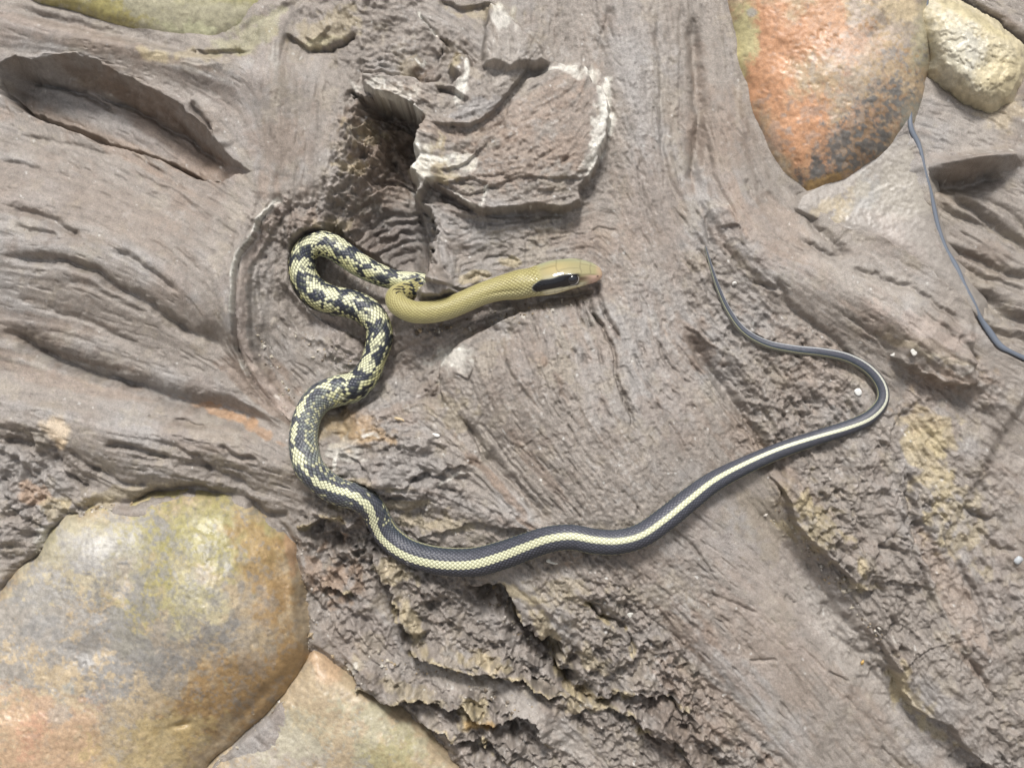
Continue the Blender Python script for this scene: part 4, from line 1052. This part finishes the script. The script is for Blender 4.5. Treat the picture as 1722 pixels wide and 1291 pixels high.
# positive angle = flank on the viewer's side of the head (away from the roll)
# colours
def lerp(a, b, k): return a + (b - a) * k[..., None]
YEL, YELD, NAVY, BLK, GRN, BELLY = col(.75,.75,.51), col(.56,.47,.20), col(.055,.062,.085), col(.018,.020,.024), col(.27,.30,.22), col(.42,.44,.36)
SLT, SLT2 = col(.105,.112,.130), col(.20,.215,.21)
adc = np.abs(degc)
Z = np.zeros(AL.shape + (3,))
# stage 1: plain olive yellow
s1 = Z + col(.385,.350,.160)
s1 = lerp(s1, Z + col(.50,.47,.26), smooth(40, 90, adc)); s1 = lerp(s1, Z + col(.54,.48,.22), smooth(105, 140, adc))
s1 *= (.93 + .14 * hsh)[..., None]
# stage 2: black and yellow blotches
PER = 44.0
def wav(a, b, c_, d_): return np.sin(sc_s / a + degc / b + c_) * np.sin(sc_s / d_ - degc / (b * .7) + 2 * c_)
wv = .20 * wav(17, 30, .3, 47) + .16 * wav(8, 19, 1.7, 27)
ph = (sc_s / PER + .16 * wav(67, 90, 1.1, 143)) % 1.0
wob = (hsh - .5) * .30 + wv
d_pat = np.abs(ph - .5) + (adc / 44.0) ** 2 * .30 + wob
yel_d = smooth(.38, .34, d_pat) * (adc < 34)
ph2 = (sc_s / PER + .5) % 1.0
yel_l = smooth(.43, .39, np.abs(ph2 - .5) * 1.0 + np.abs(adc - 66) / 60 + wob * 1.6)
ph3 = (sc_s / PER * 2 + .25) % 1.0
yel_v = smooth(.55, .5, np.abs(ph3 - .5) + np.abs(adc - 96) / 60 + wob * 4)
yel_v = np.maximum(yel_v, (adc > 104) * .85)
isy = np.clip(np.maximum.reduce([yel_d, yel_l, yel_v * (hsh < .8)]), 0, 1)
darkc = lerp(Z + NAVY * .75, Z + BLK, smooth(30, 75, adc))
yc = lerp(Z + YEL * .93, Z + col(.50,.49,.25), smooth(30, 80, adc)); yc = lerp(yc, Z + col(.38,.42,.30), smooth(90, 125, adc))
darkc = lerp(darkc, Z + col(.13,.14,.11), (hsh2 > .78) * .8)
isy = isy * np.where(hsh2 < .10, .35, 1.0)
s2 = lerp(darkc, yc * (.88 + .2 * hsh2)[..., None], isy)
# stage 3: chain of yellow on slate flanks
ph4 = (sc_s / 46.0) % 1.0
yd3 = smooth(.46, .42, np.abs(ph4 - .5) * .86 * np.clip(4 - gC, .1, 1) + adc / 47 + wob * .8)
fl3 = smooth(.0, .1, (hsh2 > .72) * (adc > 35) * (adc < 95) * 1.0 - .05)
s3 = lerp(Z + SLT, Z + SLT2 * 1.15, smooth(30, 80, adc)); s3 *= (.7 + .5 * hsh)[..., None]; s3 = lerp(s3, Z + col(.24,.26,.22), (hsh > .62) * (adc > 24) * .7)
s3 = lerp(s3, Z + col(.58,.57,.36), fl3 * .75)
s3 = lerp(s3, Z + GRN * 1.25, smooth(95, 120, adc)); s3 = lerp(s3, Z + YEL * 1.02, yd3)
# stage 4: unbroken stripe on dark flanks
yd4 = (adc < 18) * smooth(0, 2.5, np.interp(tt_, [0, 1500, 2100], [18.5, 18, 13.5]) - ad)
s4 = lerp(Z + col(.084,.087,.108), Z + col(.052,.068,.084), smooth(40, 90, adc)); s4 *= (.85 + .3 * hsh)[..., None]
blot = ((sc_s / 34.0) % 1.0 < .10) & (adc > 18) & (adc < 50) & (degc < 0) & (sc_s < 1450) & (hsh2 > .35)
s4 = lerp(s4, Z + col(.34,.34,.34), blot * .7)
s4 = lerp(s4, Z + col(.52,.50,.30), smooth(84, 88, ad) * smooth(99, 95, ad) * .9)
s4 = lerp(s4, Z + col(.20,.20,.19), smooth(99, 104, ad)); 
s4 = lerp(s4, Z + lerp(Z + YEL, Z + col(.72,.72,.60), smooth(1900, 2500, sc_s)), yd4 * smooth(0, .02, 1.0 - yd4 * 0))
tailfade = smooth(total - 520, total - 260, tt_)
s4 = lerp(s4, Z + col(.30,.32,.37), yd4 * tailfade * .8)
def wgt(g, a): return np.clip(1 - np.abs(g - a), 0, 1)
gq = gC + (hsh - .5) * np.where(gC > 3, .95, .5) * (gC > 1.02) * (gC < 3.98)
gq = np.where(gC < 1.02, gC, np.clip(np.round(gq), 1, 4))
COLS = s1 * wgt(np.maximum(gq, 1), 1)[..., None] + s2 * wgt(gq, 2)[..., None] + s3 * wgt(gq, 3)[..., None] + s4 * wgt(gq, 4)[..., None]
# the few black dashes on the neck before the blotches start
dash = (sc_s > 300) & (gC > 1.06) & (gC < 1.5) & (adc < 34) & (hsh > .62)
COLS = np.where(dash[..., None], BLK, COLS)
# dark skin between the scales
seam = smooth(.20, .05, edge_) * scmask * (1 - belly)
seamc = np.where((gC < 1.4)[..., None], col(.13,.10,.035), col(.016,.018,.022))
seam_k = np.interp(rr_, [5, 14, 22], [.3, .62, .82])[:, None] * np.where(gC < 1.4, .95, 1.0)
COLS = lerp(COLS, seamc, seam * seam_k)
COLS = lerp(COLS, np.where((gC < 1.5)[..., None], Z + col(.60,.52,.24), Z + BELLY), belly * smooth(118, 128, ad))
# head
hd_c = Z + col(.29,.26,.14)
hd_c = lerp(hd_c, Z + col(.34,.37,.24), np.clip(np.exp(-((deg + 30) / 22) ** 2) * .6, 0, 1))
hd_c = lerp(hd_c, Z + col(.46,.36,.17), np.exp(-((tt_ - 78) / 22) ** 2) * np.exp(-((deg - 10) / 22) ** 2) * .5)
hd_c = lerp(hd_c, Z + col(.42,.44,.40), smooth(38, 46, ad) * smooth(44, 60, tt_) * .75)
hd_c = lerp(hd_c, Z + col(.62,.42,.34), smooth(42, 14, tt_) * smooth(50, 62, ad) * .9)
hd_c = lerp(hd_c, Z + col(.50,.34,.24), smooth(16, 4, tt_) * .7)
lab = smooth(92, 97, ad)
hd_c = lerp(hd_c, Z + col(.70,.66,.46), smooth(87, 90, ad) * smooth(20, 40, tt_))
hd_c = lerp(hd_c, Z + col(.60,.50,.22), smooth(114, 120, ad) * smooth(24, 60, tt_))
lo = 43 + 2 * np.sin(tt_ / 6.0); hi = 92 - 3 * np.cos(tt_ / 14)
band_ = smooth(lo - 3, lo + 3, ad) * smooth(hi + 2, hi - 2, ad) * smooth(121, 117, tt_ + ((ad - 74) / 22) ** 2 * 7) * smooth(36, 46, tt_)
hd_c = lerp(hd_c, Z + col(.010,.010,.012), band_)
post = smooth(60, 66, ad) * smooth(84, 76, ad) * smooth(12, 22, tt_) * smooth(46, 38, tt_)
hd_c = lerp(hd_c, Z + col(.10,.065,.045), post * smooth(14, 40, tt_) * .95)
# seams between head plates
def pl(k): return smooth(1.5, .3, k)
ps = np.zeros(AL.shape)
top = smooth(52, 46, ad)
for tc_, bw in ((21, .0012), (37, .0008), (74, -.0030)): ps = np.maximum(ps, pl(np.abs(tt_ - tc_ - bw * deg ** 2 - 1.2 * np.sin(deg / 9))) * top * .8)
ps = np.maximum(ps, pl(np.abs(deg) / 2.2) * smooth(112, 104, tt_) * top * ((tt_ > 74) | (tt_ < 37)) * .6)
ps = np.maximum(ps, pl(np.abs(ad - 22 + 5 * np.sin((tt_ - 37) / 37 * 3.14)) / 2) * top * (tt_ > 37) * (tt_ < 74) * .7)
ps = np.maximum(ps, pl(np.abs(ad - 47) / 2.0) * (tt_ > 16) * (tt_ < 74) * .35)
ps = np.maximum(ps, pl(np.abs((tt_ / 13.0) % 1 - .5) * 13) * lab * smooth(118, 112, ad) * (tt_ > 10) * .7)
ps = np.maximum(ps, smooth(3.2, 1.0, np.abs(ad - 112 - 6 * np.sin(tt_ / 20))) * (tt_ > 4) * (tt_ < 104))
hd_c = lerp(hd_c, Z + col(.10,.085,.05), ps * .55 * (1 - band_))
headk = smooth(122, 112, tt_ + 5 * np.sin(P_ * math.pi) * 0)
hk = np.where(band_ * smooth(94, 100, tt_) > .2, 1.0, smooth(108, 96, tt_))
COLS = lerp(COLS, hd_c, hk)
nos = np.exp(-((tt_ - 9) / 1.8) ** 2 - ((ad - 66) / 7) ** 2); COLS = lerp(COLS, Z + col(.05,.03,.03), np.clip(nos * 1.2, 0, 1))
px2 = POS.reshape(-1, 3)
co = to_local(px2[:, 0], px2[:, 1], px2[:, 2])
ii = np.arange(NS * N_A).reshape(NS, N_A)
quads = np.stack([ii[:-1], np.roll(ii, -1, 1)[:-1], np.roll(ii, -1, 1)[1:], ii[1:]], -1).reshape(-1, 4)
# orientation check: outward normals
c0, c1, c2 = co[quads[20000][0]], co[quads[20000][1]], co[quads[20000][2]]
ring = 20000 // N_A; cen = to_local(*SP[ring])
if np.dot(np.cross(c1 - c0, c2 - c1), c0 - cen) < 0: quads = quads[:, ::-1]
# end caps: collapse the first and last rings
co.reshape(NS, N_A, 3)[0] = to_local(*(SP[0] - T[0] * .8)); co.reshape(NS, N_A, 3)[-1] = to_local(*SP[-1])

root = bpy.data.objects.new('snake', None); scene.collection.objects.link(root)
ro = to_local(*SP[ring])
M = BASIS.copy(); M.translation = BASIS @ Vector(ro); root.matrix_world = M; root['_o'] = [float(v) for v in ro]
root.empty_display_size = .05
tag(root, 'olive headed snake with black eye band, black blotches and a pale stripe to its tail', 'snake')
add_mesh('body', co, quads, np.clip(COLS.reshape(-1, 3), .005, .9), MAT_SKIN, parent=root)

gl = body_gloss = (1 - smooth(100, 128, tt_)).reshape(-1)
bme = bpy.data.objects['body'].data
ga = bme.attributes.new('gloss', 'FLOAT', 'POINT'); ga.data.foreach_set('value', gl.astype(f32))
tS = MAT_SKIN.node_tree; bS = tS.nodes['Principled BSDF']
an = tS.nodes.new('ShaderNodeAttribute'); an.attribute_name = 'gloss'
mrr = tS.nodes.new('ShaderNodeMapRange'); mrr.inputs['To Min'].default_value = .40; mrr.inputs['To Max'].default_value = .14
tS.links.new(an.outputs['Fac'], mrr.inputs['Value']); tS.links.new(mrr.outputs[0], bS.inputs['Roughness'])
mrc = tS.nodes.new('ShaderNodeMath'); mrc.operation = 'MULTIPLY'; mrc.inputs[1].default_value = .5
bS.inputs['Specular IOR Level'].default_value = .3; tS.links.new(an.outputs['Fac'], mrc.inputs[0]); tS.links.new(mrc.outputs[0], bS.inputs['Coat Weight']); bS.inputs['Coat Roughness'].default_value = .05
def solid(name, label=None):
    m_, t_, b = new_mat(name); return m_, b
me_, be = solid('eye_glass'); be.inputs['Base Color'].default_value = (.006, .007, .011, 1); be.inputs['Roughness'].default_value = .06; be.inputs['Coat Weight'].default_value = 1
mp_, bp_ = solid('eye_ring'); bp_.inputs['Base Color'].default_value = (.30, .28, .26, 1); bp_.inputs['Roughness'].default_value = .25

def grid_ball(nu, nv):
    u = np.linspace(0, 2 * math.pi, nu, endpoint=False); v = np.linspace(0.001, math.pi - .001, nv)
    V, U = np.meshgrid(v, u, indexing='ij')
    c_ = np.stack([np.sin(V) * np.cos(U), np.sin(V) * np.sin(U), np.cos(V)], -1).reshape(-1, 3)
    i_ = np.arange(nu * nv).reshape(nv, nu)
    qd = np.stack([i_[:-1], i_[1:], np.roll(i_, -1, 1)[1:], np.roll(i_, -1, 1)[:-1]], -1).reshape(-1, 4)
    return c_, qd
for sgn in (1, -1):
    si = int(np.argmin(np.abs(stations - 53))); ai = int(np.argmin(np.abs(al - math.radians(70) * sgn)))
    pe = POS[si, ai]; nout = pe - SP[si]; nout /= np.linalg.norm(nout)
    tg = T[si]; bt = np.cross(tg, nout); bt /= np.linalg.norm(bt); tg2 = np.cross(nout, bt)
    c_, qd = grid_ball(36, 20)
    cen_ = pe - nout * 4.2
    pts = cen_ + (c_[:, :1] * tg2 * 10.2 + c_[:, 1:2] * bt * 9.2 + c_[:, 2:] * nout * 8.6)
    # y axis runs down the picture: mirror keeps faces outward
    eye = add_mesh('eye', to_local(pts[:, 0], pts[:, 1], pts[:, 2]), qd[:, ::-1], None, me_, parent=root)
    # thin ring of small scales round the eye
    uu = np.linspace(0, 2 * math.pi, 44, endpoint=False); vv = np.linspace(0, 2 * math.pi, 10, endpoint=False)
    UU, VV = np.meshgrid(uu, vv, indexing='ij')
    rr = 1 + .075 * np.cos(VV)
    pts = pe - nout * .4 + ((np.cos(UU) * rr * 10.4)[..., None] * tg2 + (np.sin(UU) * rr * 9.5)[..., None] * bt + (np.sin(VV) * 1.0)[..., None] * nout)
    i_ = np.arange(440).reshape(44, 10)
    qd = np.stack([i_, np.roll(i_, -1, 1), np.roll(np.roll(i_, -1, 0), -1, 1), np.roll(i_, -1, 0)], -1).reshape(-1, 4)
    p3 = pts.reshape(-1, 3)
    add_mesh('eye_ring', to_local(p3[:, 0], p3[:, 1], p3[:, 2]), qd, None, mp_, parent=root)
print('snake', time.time() - T0)

# ----------------------------------------------------------------- cord in the seam
mc, bc_ = solid('cord_skin'); bc_.inputs['Roughness'].default_value = .45
ntc = mc.node_tree
at_ = ntc.nodes.new('ShaderNodeAttribute'); at_.attribute_name = 'tint'; ntc.links.new(at_.outputs['Color'], bc_.inputs['Base Color'])
HBs = blur(H, 5)
x_, y_, z_ = unproject(sc_pts[:, 0], sc_pts[:, 1], cz)
cpz = np.stack([x_, y_, z_], 1); tg = np.gradient(cpz, axis=0); tg /= np.linalg.norm(tg, axis=1)[:, None]
bn = np.cross(tg, [0, 0, 1.0]); bn /= np.linalg.norm(bn, axis=1)[:, None]; nn_ = np.cross(bn, tg)
vv = np.linspace(0, 2 * math.pi, 16, endpoint=False)
ringp = cpz[:, None] + (np.cos(vv)[None, :, None] * bn[:, None] + np.sin(vv)[None, :, None] * nn_[:, None] * .9) * sc_pts[:, 2][:, None, None] * .78
i_ = np.arange(ringp.shape[0] * 16).reshape(-1, 16)
qd = np.stack([i_[:-1], np.roll(i_, -1, 1)[:-1], np.roll(i_, -1, 1)[1:], i_[1:]], -1).reshape(-1, 4)
rp = ringp.reshape(-1, 3)
cv = np.clip(np.abs(np.cos(vv)), 0, 1)
tint = np.tile((col(.13,.15,.185)[None] * (1 - .55 * (cv > .8))[:, None]), (ringp.shape[0], 1))
cord = add_mesh('cord', to_local(rp[:, 0], rp[:, 1], rp[:, 2]), qd, tint, mc)
tag(cord, 'thin blue grey cord lying in the crack right of the smooth grey rock panel', 'cord')

# ----------------------------------------------------------------- pebbles and a chip of wood
def pebble(x, y, rx, ry, rz, colr, label, name='pebble', cat='pebble', rot=0.0, seed=1):
    r = np.random.default_rng(seed)
    c_, qd = grid_ball(18, 12)
    d = np.ones(len(c_))
    for _ in range(9):
        v = r.standard_normal(3); v /= np.linalg.norm(v)
        d -= .75 * np.clip(c_ @ v - .62, 0, None)
    c_ = c_ * d[:, None]
    co_, si_ = math.cos(rot), math.sin(rot)
    xx = x + (c_[:, 0] * rx * co_ - c_[:, 1] * ry * si_); yy = y + (c_[:, 0] * rx * si_ + c_[:, 1] * ry * co_)
    h0 = float(sample(HBs, x, y)); zz = h0 + rz * .35 + c_[:, 2] * rz
    u_, v_, w_ = unproject(x, y, h0)
    o_ = add_mesh(name, to_local(xx - x + u_, yy - y + v_, zz), qd[:, ::-1], np.tile(col(*colr), (len(c_), 1)), MAT_STONE)
    return tag(o_, label, cat)
pebble(1443,659,9,7,5,(.66,.66,.64),'white pebble wedged inside the bend of the snake tail', rot=.5, seed=3)
pebble(1536,592,6,6.5,4,(.58,.57,.53),'larger of two white pebbles on the blunt end of the smooth root, right one', seed=4)
pebble(1502,597,6.5,4.5,3,(.46,.45,.42),'duller of two white pebbles on the blunt end of the smooth root, left one', seed=5)
pebble(1234,477,5,4,4,(.64,.62,.58),'tiny pale pebble right of the thin end of the snake tail', seed=6)
pebble(733,731,7,4,3,(.78,.77,.74),'small white chip of stone on the flaky plate above the snake belly', rot=.2, seed=7)
pebble(1059,1033,7,6,2,(.50,.49,.45),'round whitish pebble at the right end of the crumbling bark', seed=8)
pebble(929,944,11,6,3,(.56,.55,.50),'flat pale pebble just below the belly of the snake', rot=.2, seed=9)
pebble(1712,940,9,9,5,(.40,.42,.44),'bluish white pebble near the right edge on the rough root', seed=10)
pebble(514,1131,4,4,3,(.70,.68,.62),'tiny white pebble at the right foot of the largest boulder', seed=11)
pebble(1450,1113,4,5,4,(.55,.36,.12),'tiny orange crumb in the smooth grey valley', cat='crumb', name='crumb', seed=12)
pebble(675,706,13,3.5,2.5,(.46,.36,.22),'narrow tan chip of wood lying right of the coiled snake', 'wood_chip', 'wood chip', rot=.3, seed=13)

# loose grit caught in the cracks and along the foot of the stones: uncountable, one object
rg = np.random.default_rng(21); G = []
lines = [[(340,1300),(400,1238),(450,1196),(500,1150),(522,1090),(524,1040)],[(500,912),(512,990)],[(0,1000),(62,940),(112,868),(220,846)],[(560,1118),(650,1183),(740,1262)],
         [(1368,338),(1440,300),(1512,238)],[(1572,118),(1612,158),(1664,176)],[(430,560),(470,640),(500,700)],[(500,560),(560,600),(600,620)],[(700,560),(780,545),(860,525),(960,505)],[(620,1110),(760,1140),(900,1200)],[(820,1000),(900,1090)],[(1300,860),(1420,985),(1480,1080)]]
ico = np.array([(1,0,0),(-1,0,0),(0,1,0),(0,-1,0),(0,0,1),(0,0,-1)], float)
icf = np.array([(0,2,4),(2,1,4),(1,3,4),(3,0,4),(2,0,5),(1,2,5),(3,1,5),(0,3,5)])
vs, fs, cs = [], [], []
for ln in lines:
    for a, b in zip(ln, ln[1:]):
        for _ in range(int(math.hypot(b[0] - a[0], b[1] - a[1]) / 3)):
            f = rg.random(); x = a[0] + (b[0] - a[0]) * f + rg.normal(0, 7); y = a[1] + (b[1] - a[1]) * f + rg.normal(0, 7)
            r_ = min(5.0, 1.1 + rg.exponential(.9))
            h0 = float(sample(H, x, y)); hl = float(sample(HBW, x, y)); u_, v_, _ = unproject(x, y, hl)
            p_ = ico * r_ * rg.uniform(.6, 1.3, 3) + rg.normal(0, .15 * r_, (6, 3))
            th = rg.random() * 6.28; q_ = p_.copy(); q_[:, 0] = p_[:, 0] * math.cos(th) - p_[:, 1] * math.sin(th); q_[:, 1] = p_[:, 0] * math.sin(th) + p_[:, 1] * math.cos(th)
            fs.append(icf + len(vs) * 6); vs.append(to_local(u_ + q_[:, 0], v_ + q_[:, 1], h0 + r_ * .3 + q_[:, 2]))
            cs.append(np.tile([col(.42,.38,.31), col(.16,.13,.10), col(.34,.27,.18), col(.50,.47,.42)][rg.integers(4)], (6, 1)))
grit = add_mesh('grit', np.concatenate(vs), np.concatenate(fs), np.concatenate(cs), MAT_STONE, smooth_shade=False)
tag(grit, 'loose grit and crumbs caught in the cracks of the wood and along the foot of the stones', 'grit', kind='stuff')

# ----------------------------------------------------------------- the wall goes on around, and the ground at its foot
def plain(name, colr, rough, scale, bump):
    m_, t_, b = new_mat(name); N, L = t_.nodes, t_.links
    tc = N.new('ShaderNodeTexCoord'); n_ = N.new('ShaderNodeTexNoise'); n_.inputs['Scale'].default_value = scale; n_.inputs['Detail'].default_value = 10; n_.inputs['Roughness'].default_value = .65
    L.new(tc.outputs['Object'], n_.inputs['Vector'])
    rp_ = N.new('ShaderNodeValToRGB'); rp_.color_ramp.elements[0].position = .3; rp_.color_ramp.elements[1].position = .7
    rp_.color_ramp.elements[0].color = (*[c * .7 for c in colr], 1); rp_.color_ramp.elements[1].color = (*[c * 1.25 for c in colr], 1)
    L.new(n_.outputs['Fac'], rp_.inputs['Fac']); L.new(rp_.outputs[0], b.inputs['Base Color'])
    bp = N.new('ShaderNodeBump'); bp.inputs['Strength'].default_value = bump; bp.inputs['Distance'].default_value = .01
    L.new(n_.outputs['Fac'], bp.inputs['Height']); L.new(bp.outputs[0], b.inputs['Normal']); b.inputs['Roughness'].default_value = rough
    return m_
MAT_WALL = plain('rock_wall', (.27, .235, .205), .7, 14, 1.0)
MAT_GROUND = plain('ground', (.20, .17, .14), .9, 3, .6)
xs_ = np.arange(-2400, 4200, 40.0); ys_ = np.arange(-1900, 3400, 40.0)
XX, YY = np.meshgrid(xs_, ys_)
qx_, qy_, _ = unproject(np.clip(XX, X0 + 30, X1 - 30), np.clip(YY, Y0 + 30, Y1 - 30), 0)
hh = sample(HBW, np.clip(XX, X0 + 30, X1 - 30), np.clip(YY, Y0 + 30, Y1 - 30)) - 22
rn = np.random.default_rng(5); ph_ = rn.random((14, 3)) * 6.28
away = np.clip(np.maximum(np.maximum(X0 - XX, XX - X1), np.maximum(Y0 - YY, YY - Y1)) / 300, 0, 1)
for k in range(14):
    kx, ky = rn.normal(0, .006 * (1 + k * .35), 2)
    hh = hh + away * 34 / (1 + k * .35) * np.sin(kx * XX + ky * YY + ph_[k, 0])
inner = (XX > X0 + 60) & (XX < X1 - 100) & (YY > Y0 + 60) & (YY < Y1 - 100)
ny, nx = XX.shape; idx = np.arange(ny * nx).reshape(ny, nx)
fm = ~(inner[:-1, :-1] & inner[1:, 1:])
qd = np.stack([idx[:-1, :-1], idx[1:, :-1], idx[1:, 1:], idx[:-1, 1:]], -1)[fm]
wall = add_mesh('rock_wall', to_local(XX.ravel(), YY.ravel(), hh.ravel()), qd, None, MAT_WALL)
tag(wall, kind='structure')
gme = bpy.data.meshes.new('ground')
gme.from_pydata([(-200, -200, -.3), (200, -200, -.3), (200, 200, -.3), (-200, 200, -.3)], [], [(0, 1, 2, 3)]); gme.materials.append(MAT_GROUND)
gr = bpy.data.objects.new('ground', gme); scene.collection.objects.link(gr); tag(gr, kind='structure')

for o in scene.objects:
    if '_o' in o.keys(): del o['_o']
tris = sum(len(o.data.polygons) * 2 for o in scene.objects if o.type == 'MESH')
print('done', tris, time.time() - T0)
